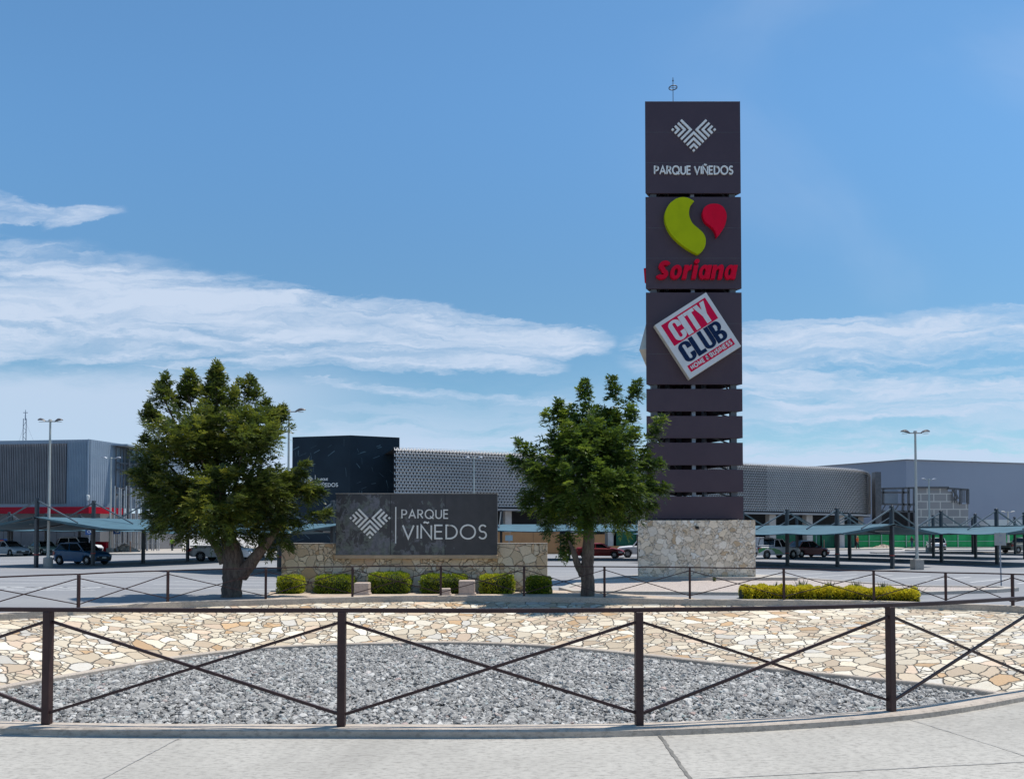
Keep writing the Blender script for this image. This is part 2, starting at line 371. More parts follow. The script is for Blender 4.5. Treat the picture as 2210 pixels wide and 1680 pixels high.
def emblem(mb, fn, uc, vc, width, depth):
    """three nested-chevron squares set as a heart; uc, vc is the centre of its bounding box"""
    unit_ = width / (30 / math.sqrt(2)); q = unit_ / math.sqrt(2)
    def mp(a, b): return (uc - width / 2 + (a + b) * q, vc + (a - b) * q + 4 * q)
    def sq(a0, a1, b0, b1): mb.prism([mp(a0, b0), mp(a0, b1), mp(a1, b1), mp(a1, b0)], fn, 0, depth)
    for k in range(4):                      # left square: dot at its left corner, points to the right
        s = 2 * k
        if k == 0: sq(0, 1, 0, 1); sq(0, 1, 14, 15); sq(14, 15, 14, 15); continue
        sq(0, s + 1, s, s + 1); sq(s, s + 1, 0, s)                                   # left
        sq(0, s + 1, 14 - s, 15 - s); sq(s, s + 1, 15 - s, 15)                      # bottom
        sq(14 - s, 15, 14 - s, 15 - s); sq(14 - s, 15 - s, 15 - s, 15)              # right
def block_word(mb, text, fn, u0, v0, widths, gap, height, depth):
    """heavy condensed capitals as solid outlines; widths and gap in metres"""
    A = lambda cx, cy, rx, ry, a0, a1, n=10: arc(cx, cy, rx, ry, a0, a1, n)
    SH_ = {
     'C': [[(1, .38), (1, .22)] + A(.5, .22, .5, .22, 0, -180)[1:] + [(0, .78)] + A(.5, .78, .5, .22, 180, 0)[1:] + [(1, .62), (.63, .62), (.63, .80)] + A(.5, .80, .13, .07, 0, 180)[1:] + [(.37, .20)] + A(.5, .20, .13, .07, 180, 360)[1:] + [(.63, .38)]],
     'I': [[(0, 0), (1, 0), (1, 1), (0, 1)]],
     'T': [[(.29, 0), (.71, 0), (.71, .84), (1, .84), (1, 1), (0, 1), (0, .84), (.29, .84)]],
     'Y': [[(.31, 0), (.69, 0), (.69, .40), (1, 1), (.62, 1), (.5, .66), (.38, 1), (0, 1), (.31, .40)]],
     'L': [[(0, 0), (1, 0), (1, .17), (.48, .17), (.48, 1), (0, 1)]],
     'U': [[(0, 1), (0, .22)] + A(.5, .22, .5, .22, 180, 360)[1:] + [(1, 1), (.64, 1), (.64, .20)] + A(.5, .20, .14, .06, 360, 180)[1:] + [(.36, 1)]],
    }
    for ch, w in zip(text, widths):
        mp = lambda p: (u0 + p[0] * w, v0 + p[1] * height)
        if ch == 'B':
            mb.prism([mp(p) for p in ((0, 0), (.36, 0), (.36, 1), (0, 1))], fn, 0, depth)
            for lo_, hi_, rx in ((.5, 1, .34), (0, .5, .38)):
                cy = (lo_ + hi_) / 2; ry = (hi_ - lo_) / 2
                out = [(.36, hi_), (.62, hi_)] + A(.62, cy, rx, ry, 90, -90, 12)[1:] + [(.36, lo_)]
                inn = [(.36, hi_ - .14), (.54, hi_ - .14)] + A(.54, cy, .10, ry - .14, 90, -90, 12)[1:] + [(.36, lo_ + (.14 if lo_ == 0 else .07))]
                inn[-2] = (.54, inn[-1][1])
                for i in range(len(out) - 1): mb.prism([mp(p) for p in (inn[i], inn[i + 1], out[i + 1], out[i])], fn, 0, depth)
        else:
            for pl in SH_[ch]:
                q = [mp(p) for p in pl]; ar = sum(q[i][0] * q[(i + 1) % len(q)][1] - q[(i + 1) % len(q)][0] * q[i][1] for i in range(len(q)))
                mb.prism(q if ar > 0 else q[::-1], fn, 0, depth)
        u0 += w + gap
def plane_fn(o, u, v, n):
    o = Vector(o); u = Vector(u); v = Vector(v); n = Vector(n)
    return lambda a, b, t: o + u * a + v * b + n * t

# ------------------------------------------------------------------ shape of the round island: outer kerb line and gravel line
OUT = [(-3.86, 6.39), (-1.40, 6.32), (1.05, 6.36), (3.40, 6.90), (5.5, 8.0), (7.6, 9.0), (9.8, 10.3), (11.8, 12.1), (13.2, 14.3), (13.7, 16.9),
       (12.8, 19.6), (11.6, 20.5), (10.1, 21.4), (7.75, 21.85), (5.15, 22.2), (2.77, 22.95), (0.37, 23.5), (-2.21, 23.8), (-4.83, 23.2), (-7.1, 22.1),
       (-9.43, 21.0), (-10.8, 18.8), (-11.9, 16.4), (-12.4, 13.7), (-12.0, 11.2), (-10.6, 9.2), (-8.6, 7.7), (-6.3, 6.75)]
INN = [(8.3, 12.8), (7.6, 14.0), (7.05, 14.4), (4.78, 16.0), (2.9, 17.5), (1.09, 18.75), (-0.7, 19.35), (-2.4, 19.45), (-5.7, 18.7), (-7.35, 17.2), (-8.36, 15.3), (-9.1, 13.6),
       (-9.2, 11.6), (-7.8, 10.2), (-5.0, 9.5), (-1.0, 9.2), (3.0, 9.5), (6.4, 10.5)]
CEN = Vector((0.4, 14.3))
NA = 288
def polar(pts):
    c = spline([(x, y, 0) for x, y in pts], True, 14)
    a = [(math.atan2(p.y - CEN.y, p.x - CEN.x) % (2 * PI), math.hypot(p.x - CEN.x, p.y - CEN.y)) for p in c]
    a.sort(); an = np.array([q[0] for q in a]); r = np.array([q[1] for q in a])
    th = np.arange(NA) * 2 * PI / NA
    return np.interp(th, np.r_[an[-1] - 2 * PI, an, an[0] + 2 * PI], np.r_[r[-1], r, r[0]])
TH = np.arange(NA) * 2 * PI / NA
RO = polar(OUT); RI = polar(INN)
def kz(y): return 0.06 - 0.29 * (y - 6.3) / 17.2                      # top of the kerb
def az_(y): return -0.03 - 0.32 * min(1.0, max(0.0, (y - 6.3) / 20.7))   # level of the asphalt
GZ = -0.35
def pt(th, r): return CEN.x + r * math.cos(th), CEN.y + r * math.sin(th)
def rofs(th_, d=0.0): return float(np.interp(th_ % (2 * PI), np.r_[TH, 2 * PI], np.r_[RO, RO[0]])) + d

M_asph = bpy.data.materials.new('asphalt')
def asphalt():
    m = M_asph; m.use_nodes = True; n = NB(m.node_tree); m.node_tree.nodes.clear()
    b = n.node('ShaderNodeBsdfPrincipled'); o = n.node('ShaderNodeOutputMaterial'); n.l.new(b.outputs[0], o.inputs[0])
    t = n.node('ShaderNodeTexCoord'); x, y, z = n.sep(t.outputs['Object'])
    big = n.noise(n.xyz(n.m('MULTIPLY', x, 0.35), y, 0), 0.25, 5, 0.6)
    sm = n.noise(t.outputs['Object'], 9, 6, 0.75)
    c = n.mix(n.ramp(big, 0.35, 0.65), (0.225, 0.228, 0.238), (0.275, 0.277, 0.28))
    c = n.mix(n.m('MULTIPLY', n.ramp(sm, 0.3, 0.8), 0.5), c, (0.155, 0.155, 0.165))
    oil = n.noise(n.xyz(n.m('MULTIPLY', x, 0.5), y, 5), 1.1, 5, 0.65); c = n.mix(n.m('MULTIPLY', n.ramp(oil, 0.60, 0.72), 0.35), c, (0.12, 0.12, 0.125))
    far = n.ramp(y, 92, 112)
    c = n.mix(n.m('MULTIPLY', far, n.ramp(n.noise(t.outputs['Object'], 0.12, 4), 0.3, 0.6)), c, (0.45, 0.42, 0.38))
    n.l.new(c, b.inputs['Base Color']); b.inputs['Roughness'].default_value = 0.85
    bp = n.node('ShaderNodeBump'); bp.inputs['Strength'].default_value = 0.35; bp.inputs['Distance'].default_value = 0.01
    n.l.new(sm, bp.inputs['Height']); n.l.new(bp.outputs[0], b.inputs['Normal'])
asphalt()
def concrete(name, c1, c2, c3, grid=None):
    m = bpy.data.materials.new(name); m.use_nodes = True; n = NB(m.node_tree); m.node_tree.nodes.clear()
    b = n.node('ShaderNodeBsdfPrincipled'); o = n.node('ShaderNodeOutputMaterial'); n.l.new(b.outputs[0], o.inputs[0])
    t = n.node('ShaderNodeTexCoord'); x, y, z = n.sep(t.outputs['Object'])
    big = n.noise(t.outputs['Object'], 0.7, 7, 0.68, 0.4)
    sm = n.noise(n.xyz(n.m('MULTIPLY', x, 0.45), y, z), 34, 6, 0.72)
    sp = n.noise(n.xyz(n.m('MULTIPLY', x, 0.35), y, z), 9, 5, 0.7)
    c = n.mix(n.ramp(big, 0.3, 0.7), c1, c2)
    c = n.mix(n.m('MULTIPLY', n.ramp(sm, 0.44, 0.68), 0.85), c, c3)
    gr = n.noise(t.outputs['Object'], 130, 3, 0.8); c = n.mix(n.m('MULTIPLY', n.ramp(gr, 0.52, 0.68), 0.4), c, c3)
    c = n.mix(n.m('MULTIPLY', n.ramp(sp, 0.56, 0.74), 0.4), c, tuple(v * 0.8 for v in c3))
    blot = n.noise(t.outputs['Object'], 0.33, 6, 0.72, 0.9); c = n.mix(n.m('MULTIPLY', n.ramp(blot, 0.50, 0.66), 0.32), c, tuple(v * 0.95 for v in c3))
    vo = n.node('ShaderNodeTexVoronoi', feature='F1'); n.l.new(n.xyz(n.m('MULTIPLY', x, 0.5), y, z), vo.inputs['Vector']); vo.inputs['Scale'].default_value = 3.4
    spot = n.m('SUBTRACT', 1.0, n.ramp(vo.outputs['Distance'], 0.02, 0.055)); pick = n.m('GREATER_THAN', n.sep(vo.outputs['Color'])[0], 0.6)
    c = n.mix(n.m('MULTIPLY', n.m('MULTIPLY', spot, pick), 0.7), c, tuple(v * 0.55 for v in c3))
    n.l.new(c, b.inputs['Base Color']); b.inputs['Roughness'].default_value = 0.88
    bp = n.node('ShaderNodeBump'); bp.inputs['Strength'].default_value = 0.35; bp.inputs['Distance'].default_value = 0.006
    n.l.new(sm, bp.inputs['Height']); n.l.new(bp.outputs[0], b.inputs['Normal'])
    MATS[name] = m; return m
M_walk = concrete('sidewalk_concrete', (0.435, 0.415, 0.372), (0.365, 0.347, 0.31), (0.225, 0.212, 0.19))
M_kerb = concrete('kerb_concrete', (0.52, 0.45, 0.375), (0.42, 0.36, 0.30), (0.27, 0.23, 0.19))
M_joint = mat('joint_filler', (0.12, 0.115, 0.105), (0.20, 0.19, 0.17), scale=8, rough=0.9)
M_joint2 = mat('fine_joint', (0.24, 0.23, 0.22), (0.36, 0.35, 0.33), scale=14, rough=0.9)
M_flag = stone_mat('flagstone', 2.8, [(0, (0.62, 0.54, 0.41)), (0.28, (0.52, 0.43, 0.31)), (0.46, (0.70, 0.64, 0.52)), (0.66, (0.48, 0.38, 0.27)), (0.82, (0.58, 0.45, 0.33)), (0.89, (0.50, 0.33, 0.18)), (0.93, (0.54, 0.51, 0.45))],
                   (0.20, 0.17, 0.135), 0.026, warp=0.22)
M_cobble = stone_mat('wall_stone', 2.9, [(0, (0.84, 0.68, 0.51)), (0.30, (0.80, 0.62, 0.44)), (0.5, (0.86, 0.72, 0.56)), (0.76, (0.74, 0.54, 0.36)), (0.90, (0.80, 0.58, 0.42)), (0.96, (0.62, 0.42, 0.26))],
                     (0.45, 0.33, 0.23), 0.013, dim3=True, warp=0.20)
M_tbase = stone_mat('tower_base_stone', 3.7, [(0, (0.80, 0.68, 0.53)), (0.34, (0.74, 0.62, 0.47)), (0.55, (0.84, 0.75, 0.62)), (0.76, (0.76, 0.62, 0.45)), (0.93, (0.55, 0.40, 0.25)), (0.965, (0.82, 0.78, 0.70))],
                    (0.52, 0.43, 0.33), 0.010, dim3=True, warp=0.34)
M_gravbed = mat('gravel_bed', (0.17, 0.17, 0.17), (0.10, 0.10, 0.10), scale=16, rough=0.95, bump=0.6, bscale=30)

# ground: one sheet from the island's kerb out to the horizon
g = MB(); rr = [0.0, 0.6, 1.6, 3.2, 5.5, 8.5, 12, 17, 24, 40, 80, 160, 400, 1000, 2600]
for k in range(len(rr)):
    for i in range(NA):
        x, y = pt(TH[i], RO[i] + rr[k] - (0.0 if k else -0.02)); g.v.append((x, y, az_(y)))
for k in range(len(rr) - 1):
    for i in range(NA):
        j = (i + 1) % NA; g.f.append((k * NA + i, (k + 1) * NA + i, (k + 1) * NA + j, k * NA + j)); g.mi.append(0); g.sm.append(False)
struct(g, 'ground', M_asph)

# sidewalk on the near side with its joints
g = MB(); lo, hi = int(NA * 0.49), int(NA * 0.985)
for k, d in enumerate((0.02, 1.0, 2.2, 4, 6.5, 9.5, 13, 17)):
    for i in range(lo, hi + 1):
        x, y = pt(TH[i % NA], RO[i % NA] + d); g.v.append((x, y, az_(y) + 0.03))
cnt = hi - lo + 1
for k in range(7):
    for i in range(cnt - 1): g.f.append((k * cnt + i, (k + 1) * cnt + i, (k + 1) * cnt + i + 1, k * cnt + i + 1)); g.mi.append(0); g.sm.append(False)
def joint(p, q, w, mi, wob=0.006):
    rnd = random.Random(int(abs(p[0]) * 100)); a = G(p[0], p[1], 0.004); b = G(q[0], q[1], 0.004); n = 26; g.cur = mi
    d = (b - a).normalized(); s = Vector((-d.y, d.x, 0)); L = []; R = []
    for i in range(n + 1):
        c = a.lerp(b, i / n) + s * rnd.uniform(-wob, wob); ww = w * rnd.uniform(0.75, 1.25)
        c.z = az_(c.y) + 0.034; L.append(c + s * ww / 2); R.append(c - s * ww / 2)
    for i in range(n): g.face([L[i], R[i], R[i + 1], L[i + 1]])
    g.cur = 0
joint((1418, 1578), (1508, 1705), 0.030, 1)
joint((391, 1589), (170, 1705), 0.010, 2, 0.004)
joint((1939, 1541), (2300, 1658), 0.009, 2, 0.004)
joint((2300, 1637), (1490, 1680), 0.010, 2, 0.004)
struct(g, 'sidewalk', [M_walk, M_joint, M_joint2])

# kerb ring
g = MB(); prof = [(0.13, -0.12), (0.125, -0.015), (0.105, 0.0), (-0.075, 0.0), (-0.095, -0.015), (-0.10, -0.34)]
for i in range(NA):
    for d, dz in prof:
        x, y = pt(TH[i], RO[i] + d); g.v.append((x, y, kz(y) + dz))
n = len(prof)
for i in range(NA):
    j = (i + 1) % NA
    for k in range(n - 1): g.f.append((i * n + k, i * n + k + 1, j * n + k + 1, j * n + k)); g.mi.append(0); g.sm.append(False)
tag(struct(g, 'kerb', M_kerb))
# thin mortar apron where the kerb meets the sidewalk
# stone slope
ZF = -1.2
g = MB(); NS = 14
for k in range(NS + 1):
    t = k / NS
    for i in range(NA):
        r = (RO[i] - 0.09) * (1 - t) + (RI[i] + 0.16) * t; x, y = pt(TH[i], r)
        yk = pt(TH[i], RO[i])[1]; zt = kz(yk) - 0.17; z = zt * (1 - t) + (ZF + 0.10) * t + 0.07 * math.sin(PI * t)
        z += 0.012 * math.sin(x * 3.1 + y * 1.7) * math.sin(y * 2.3); g.v.append((x, y, z))
for k in range(NS):
    for i in range(NA):
        j = (i + 1) % NA; g.f.append((k * NA + i, k * NA + j, (k + 1) * NA + j, (k + 1) * NA + i)); g.mi.append(0); g.sm.append(True)
struct(g, 'stone_slope', M_flag)
# narrow concrete edging round the gravel
g = MB(); prof = [(0.17, ZF - 0.05), (0.17, ZF + 0.13), (0.02, ZF + 0.13), (0.0, ZF + 0.11), (0.0, ZF - 0.1)]; n = len(prof)
for i in range(NA):
    for d, z in prof:
        x, y = pt(TH[i], RI[i] + d); g.v.append((x, y, z))
for i in range(NA):
    j = (i + 1) % NA
    for k in range(n - 1): g.f.append((i * n + k, i * n + k + 1, j * n + k + 1, j * n + k)); g.mi.append(0); g.sm.append(False)
struct(g, 'gravel_edging', M_kerb)
g = MB(); g.v.append((CEN.x, CEN.y, ZF)); 
for i in range(NA): x, y = pt(TH[i], RI[i] + 0.05); g.v.append((x, y, ZF))
for i in range(NA): g.f.append((0, 1 + i, 1 + (i + 1) % NA)); g.mi.append(0); g.sm.append(False)
struct(g, 'basin_floor', M_gravbed)

# pebbles: one mass nobody could count
def pebbles():
    rs = np.random.RandomState(5)
    t = (1 + 5 ** 0.5) / 2
    bv = np.array([(-1, t, 0), (1, t, 0), (-1, -t, 0), (1, -t, 0), (0, -1, t), (0, 1, t), (0, -1, -t), (0, 1, -t), (t, 0, -1), (t, 0, 1), (-t, 0, -1), (-t, 0, 1)], float)
    bv /= np.linalg.norm(bv[0])
    bf = np.array([(0, 11, 5), (0, 5, 1), (0, 1, 7), (0, 7, 10), (0, 10, 11), (1, 5, 9), (5, 11, 4), (11, 10, 2), (10, 7, 6), (7, 1, 8),
                   (3, 9, 4), (3, 4, 2), (3, 2, 6), (3, 6, 8), (3, 8, 9), (4, 9, 5), (2, 4, 11), (6, 2, 10), (8, 6, 7), (9, 8, 1)])
    n = 66000; x = rs.uniform(-9.6, 8.8, n * 2); y = rs.uniform(9.0, 19.8, n * 2)
    a = np.arctan2(y - CEN.y, x - CEN.x) % (2 * PI); r = np.hypot(x - CEN.x, y - CEN.y)
    lim = np.interp(a, np.r_[TH, 2 * PI], np.r_[RI, RI[0]]) - 0.01; k = r < lim; x = x[k][:n]; y = y[k][:n]; n = len(x)
    s = rs.lognormal(-3.55, 0.42, n).clip(0.012, 0.085)
    sc = np.stack([s * rs.uniform(0.8, 1.5, n), s * rs.uniform(0.7, 1.1, n), s * rs.uniform(0.45, 0.8, n)], 1)
    v = bv[None] * (1 + rs.uniform(-0.22, 0.22, (n, 12, 1))) * sc[:, None, :]
    tl = rs.normal(0, 0.35, n); ct, st_ = np.cos(tl), np.sin(tl)
    vx = v[:, :, 0] * ct[:, None] - v[:, :, 2] * st_[:, None]; vz = v[:, :, 0] * st_[:, None] + v[:, :, 2] * ct[:, None]; vy = v[:, :, 1]
    ph = rs.uniform(0, 2 * PI, n); cp, sp = np.cos(ph), np.sin(ph)
    wx = vx * cp[:, None] - vy * sp[:, None] + x[:, None]; wy = vx * sp[:, None] + vy * cp[:, None] + y[:, None]
    wz = vz + (ZF + 0.018 + rs.uniform(0, 0.035, n))[:, None]
    co = np.stack([wx, wy, wz], 2).reshape(-1, 3).astype(np.float32)
    fc = (bf[None] + (np.arange(n) * 12)[:, None, None]).reshape(-1, 3).astype(np.int32)
    me = bpy.data.meshes.new('gravel'); me.vertices.add(len(co)); me.vertices.foreach_set('co', co.ravel())
    me.loops.add(fc.size); me.loops.foreach_set('vertex_index', fc.ravel()); me.polygons.add(len(fc))
    me.polygons.foreach_set('loop_start', np.arange(0, fc.size, 3, dtype=np.int32)); me.polygons.foreach_set('loop_total', np.full(len(fc), 3, np.int32))
    me.polygons.foreach_set('use_smooth', np.zeros(len(fc), bool))
    me.update(); at = me.attributes.new('tint', 'FLOAT', 'FACE'); at.data.foreach_set('value', np.repeat(rs.uniform(0, 1, n), 20).astype(np.float32))
    m = bpy.data.materials.new('pebble'); m.use_nodes = True; nn = NB(m.node_tree); m.node_tree.nodes.clear()
    b = nn.node('ShaderNodeBsdfPrincipled'); o = nn.node('ShaderNodeOutputMaterial'); nn.l.new(b.outputs[0], o.inputs[0])
    a_ = nn.node('ShaderNodeAttribute', attribute_name='tint'); cr = nn.node('ShaderNodeValToRGB'); cr.color_ramp.interpolation = 'LINEAR'
    stops = [(0, (0.125, 0.122, 0.115)), (0.25, (0.185, 0.18, 0.17)), (0.5, (0.245, 0.238, 0.22)), (0.72, (0.345, 0.335, 0.31)), (0.86, (0.43, 0.42, 0.395)), (0.95, (0.52, 0.505, 0.47)), (0.96, (0.36, 0.25, 0.22)), (0.975, (0.22, 0.27, 0.25)), (1, (0.30, 0.33, 0.34))]
    for i, (p, c) in enumerate(stops):
        e = cr.color_ramp.elements[i] if i < 2 else cr.color_ramp.elements.new(p); e.position = p; e.color = (*c, 1)
    nn.l.new(a_.outputs['Fac'], cr.inputs[0]); t_ = nn.node('ShaderNodeTexCoord')
    c = nn.mix(nn.m('MULTIPLY', nn.ramp(nn.noise(t_.outputs['Object'], 45, 3), 0.4, 0.7), 0.3), cr.outputs[0], (0.5, 0.5, 0.5))
    nn.l.new(c, b.inputs['Base Color']); b.inputs['Roughness'].default_value = 0.7
    me.materials.append(m); ob = bpy.data.objects.new('gravel', me); C.objects.link(ob)
    tag(ob, 'grey and white river pebbles covering the floor of the sunken basin', 'gravel', kind='stuff')
pebbles()

# ------------------------------------------------------------------ railings
M_rail = mat('brown_steel', (0.036, 0.017, 0.018), (0.050, 0.025, 0.024), scale=5, rough=0.5, spec=0.3, bump=0.05, bscale=60)
def railing(name, label, posts, ht, base):
    t = thing(name, label, 'railing', (*posts[0], base(posts[0])))
    P3 = [Vector((x, y, base((x, y)))) for x, y in posts]; H = [ht(p) for p in posts]
    for i, p in enumerate(P3):
        d = (P3[min(i + 1, len(P3) - 1)] - P3[max(i - 1, 0)]); rz = math.atan2(d.y, d.x)
        MB().box(p + Vector((0, 0, (H[i] - 0.032) / 2)), (0.064, 0.064, H[i] - 0.032), rz, 0.005).build('post', M_rail, t)
        if i: 
            q = P3[i - 1]; h0, h1 = H[i - 1], H[i]
            cur = []
            for k in range(5):
                f = k / 4; a = q.lerp(p, f)
                th = math.atan2(a.y - CEN.y, a.x - CEN.x); r = rofs(th); 
                x, y = pt(th, r); xy = Vector((x, y, 0)) if 0 < k < 4 else Vector((a.x, a.y, 0))
                cur.append(Vector((xy.x, xy.y, a.z + h0 * (1 - f) + h1 * f - 0.018)))
            m = MB()
            for k in range(4): m.bar(cur[k], cur[k + 1], 0.052, 0.033)
            m.build('top_rail', M_rail, t)
            u = (p - q).normalized(); nrm = Vector((-u.y, u.x, 0))
            a1 = q + u * 0.033 + Vector((0, 0, h0 - 0.12)); b1 = p - u * 0.033 + Vector((0, 0, 0.10))
            a2 = q + u * 0.033 + Vector((0, 0, 0.10)); b2 = p - u * 0.033 + Vector((0, 0, h1 - 0.12))
            MB().bar(a1 + nrm * 0.011, b1 + nrm * 0.011, 0.020, 0.023).build('cross_brace', M_rail, t)
            MB().bar(a2 - nrm * 0.011, b2 - nrm * 0.011, 0.020, 0.023).build('cross_brace', M_rail, t)
    return t
near = [(-8.4, 7.6), (-6.25, 6.75), (-3.86, 6.39), (-1.40, 6.32), (1.05, 6.36), (3.40, 6.90), (5.50, 8.0), (7.6, 9.0)]
railing('railing', 'thick dark brown railing with crossed braces on the kerb just before the gravel', near, lambda p: 0.965, lambda p: kz(p[1]) - 0.001)
far = [(13.6, 17.2), (12.8, 19.6), (11.6, 20.5), (10.1, 21.4), (7.75, 21.85), (5.15, 22.2), (2.77, 22.95), (0.37, 23.5), (-2.21, 23.8), (-4.83, 23.2), (-7.1, 22.1), (-9.43, 21.0), (-10.6, 18.75), (-11.8, 16.5), (-12.35, 14.2)]
railing('railing', 'thin far railing with crossed braces curving past the trees and stone monument', far, lambda p: 0.93 - 0.11 * min(1, max(0, abs(p[0]) - 6) / 6), lambda p: kz(p[1]) - 0.001)

# ------------------------------------------------------------------ planting bed, median, parking paint
M_soil = mat('dry_soil', (0.52, 0.43, 0.34), (0.40, 0.32, 0.25), scale=2.5, rough=0.95, bump=0.8, bscale=40)
M_medgrav = mat('pink_gravel', (0.50, 0.43, 0.38), (0.30, 0.26, 0.24), scale=22, rough=0.95, bump=1.0, bscale=30, lo=0.42, hi=0.6)
M_lkerb = concrete('light_kerb', (0.46, 0.42, 0.37), (0.38, 0.35, 0.31), (0.27, 0.25, 0.23))
M_paint = mat('road_paint', (0.62, 0.62, 0.60), (0.40, 0.40, 0.40), scale=6, rough=0.7, lo=0.45, hi=0.7)
g = MB(); top = []
for i in range(30):
    th = math.radians(62 + 72 * i / 29); x, y = pt(th, rofs(th, 0.14)); top.append((x, y))
back = [(-8.3, 26.4), (1.0, 27.0), (5.6, 23.3)]
poly = top + back; z = -0.27
g.face([(x, y, z) for x, y in poly])
struct(g, 'planting_bed', M_soil)
def island(name, poly, z, kw, h, top_m):
    g = MB(); n = len(poly); c = Vector((sum(p[0] for p in poly) / n, sum(p[1] for p in poly) / n))
    ins = []
    for i in range(n):
        a, b, d = Vector(poly[i - 1]), Vector(poly[i]), Vector(poly[(i + 1) % n])
        e1 = (b - a).normalized(); e2 = (d - b).normalized(); nn = Vector((-(e1.y + e2.y), e1.x + e2.x)); nn.normalize()
        k = max(0.4, nn.dot(Vector((-e1.y, e1.x)))); ins.append(b + nn * kw / k)
    for i in range(n):
        j = (i + 1) % n; a, b = poly[i], poly[j]; ia, ib = ins[i], ins[j]
        g.face([(a[0], a[1], z - 0.05), (b[0], b[1], z - 0.05), (b[0], b[1], z + h), (a[0], a[1], z + h)])
        g.face([(a[0], a[1], z + h), (b[0], b[1], z + h), (ib[0], ib[1], z + h), (ia[0], ia[1], z + h)])
        g.face([(ia[0], ia[1], z + h), (ib[0], ib[1], z + h), (ib[0], ib[1], z + h - 0.04), (ia[0], ia[1], z + h - 0.04)])
    g.cur = 1; g.face([(p[0], p[1], z + h - 0.035) for p in ins]); g.cur = 0
    return struct(g, name, [M_lkerb, top_m])
mp = [G(1585, 1277, -0.22), G(2010, 1276, -0.22), G(2150, 1271, -0.22), G(2198, 1267, -0.22), G(2150, 1263, -0.22), G(1990, 1262, -0.22), G(1913, 1258, -0.22), G(1760, 1247, -0.22), G(1632, 1240, -0.22), G(1380, 1238, -0.22), G(1265, 1250, -0.22), G(1205, 1266, -0.22), G(1235, 1274, -0.22)]
island('median', [(p.x, p.y) for p in mp], -0.34, 0.35, 0.12, M_medgrav)
g = MB(); rnd = random.Random(3)
def stripe(a, b, w=0.11, z=GZ + 0.004):
    a = Vector(a); b = Vector(b); d = (b - a).normalized(); s = Vector((-d.y, d.x, 0)) * w / 2
    g.face([(a + s)[:2] + (z,), (a - s)[:2] + (z,), (b - s)[:2] + (z,), (b + s)[:2] + (z,)])
for k in range(8):
    y = 29.5 + k * 1.9; stripe((-23.5 + 0.2 * k, y + 1.0, 0), (-17.6 + 0.2 * k, y - 0.3, 0)); stripe((-14.5, y - 0.4, 0), (-8.5, y - 1.4, 0))
    stripe((-0.4, y, 0), (4.5, y - 0.4, 0))
for k in range(14): stripe((-26 + k * 0.75, 28.2 + k * -0.02, 0), (-25.3 + k * 0.75, 29.6 - k * 0.02, 0), 0.16)
stripe((-27, 28.0, 0), (-15, 27.6, 0)); stripe((-27, 29.8, 0), (-15, 29.2, 0))
for k in range(16): stripe((13.5 + k * 1.4, 42 - k * 0.9, 0), (9.5 + k * 1.4, 38.6 - k * 0.9, 0))
for k in range(8): stripe((-44 + k, 57 + 2.8 * k, 0), (-38.5 + k, 55.5 + 2.8 * k, 0)); stripe((-22 + k, 45 + 2.8 * k, 0), (-17 + k, 43.5 + 2.8 * k, 0))
struct(g, 'road_markings', M_paint)
# light raised walks and kerbed strips in front of the shops
def strip(name, pts, z=-0.20, mtl=None, wall=-0.4):
    g = MB(); n = len(pts); g.face([(p[0], p[1], z) for p in pts])
    for i in range(n): a, b = pts[i], pts[(i + 1) % n]; g.face([(a[0], a[1], wall), (b[0], b[1], wall), (b[0], b[1], z), (a[0], a[1], z)])
    return struct(g, name, mtl or M_lkerb)
strip('pavement', [(-52, 86), (-40, 77.5), (-24, 84), (-12, 82), (-1, 83.2), (12, 86.0), (30, 97), (47, 104.5), (55, 108), (60, 117), (60, 128), (-52, 128)])
strip('pavement', [(62, 118.5), (110, 128), (110, 134), (62, 124)])
strip('traffic_island', [(40, 84), (60, 89), (60.5, 90.5), (40, 85.6)])
strip('traffic_island', [(51, 98), (75, 103), (75, 104.4), (51, 99.4)])

# ------------------------------------------------------------------ tall sign tower on a triangular plan
M_panel = mat('charcoal_panel', (0.050, 0.029, 0.042), (0.059, 0.036, 0.049), scale=0.5, rough=0.62, bump=0.04, bscale=30)
M_steel = mat('dark_steel', (0.06, 0.065, 0.075), (0.09, 0.095, 0.105), scale=3, rough=0.5)
M_galv = mat('galvanised_steel', (0.20, 0.24, 0.30), (0.28, 0.31, 0.36), scale=4, rough=0.45, metal=0.3)
M_white = mat('white_lettering', (0.78, 0.78, 0.75), (0.72, 0.72, 0.70), scale=5, rough=0.5)
M_lime = mat('lime_acrylic', (0.40, 0.46, 0.003), (0.36, 0.42, 0.003), scale=1, rough=0.6, spec=0.12)
M_red = mat('red_acrylic', (0.66, 0.002, 0.030), (0.58, 0.002, 0.026), scale=1, rough=0.6, spec=0.12)
M_redsq = mat('red_print', (0.66, 0.004, 0.06), (0.60, 0.004, 0.055), scale=1, rough=0.6, spec=0.12)
M_navy = mat('navy_print', (0.006, 0.020, 0.065), (0.007, 0.022, 0.07), scale=1, rough=0.6, spec=0.12)
M_board = mat('white_board', (0.66, 0.66, 0.66), (0.60, 0.60, 0.60), scale=2, rough=0.45)
M_cream = mat('board_edge', (0.62, 0.56, 0.46), (0.55, 0.50, 0.42), scale=2, rough=0.5)
TY = 33.0; XL = P(1393.5, 700, TY).x; XR = P(1600.5, 700, TY).x; XC = (XL + XR) / 2; TW = XR - XL
A_ = Vector((XL, TY, 0)); B_ = Vector((XR, TY, 0)); C_ = Vector((XC, TY + TW * math.sqrt(3) / 2, 0))
tower = thing('sign_tower', 'tall charcoal three-sided sign tower on a stone clad base with stacked logo panels', 'sign tower', (XC, TY + 1.2, GZ))
faces = []
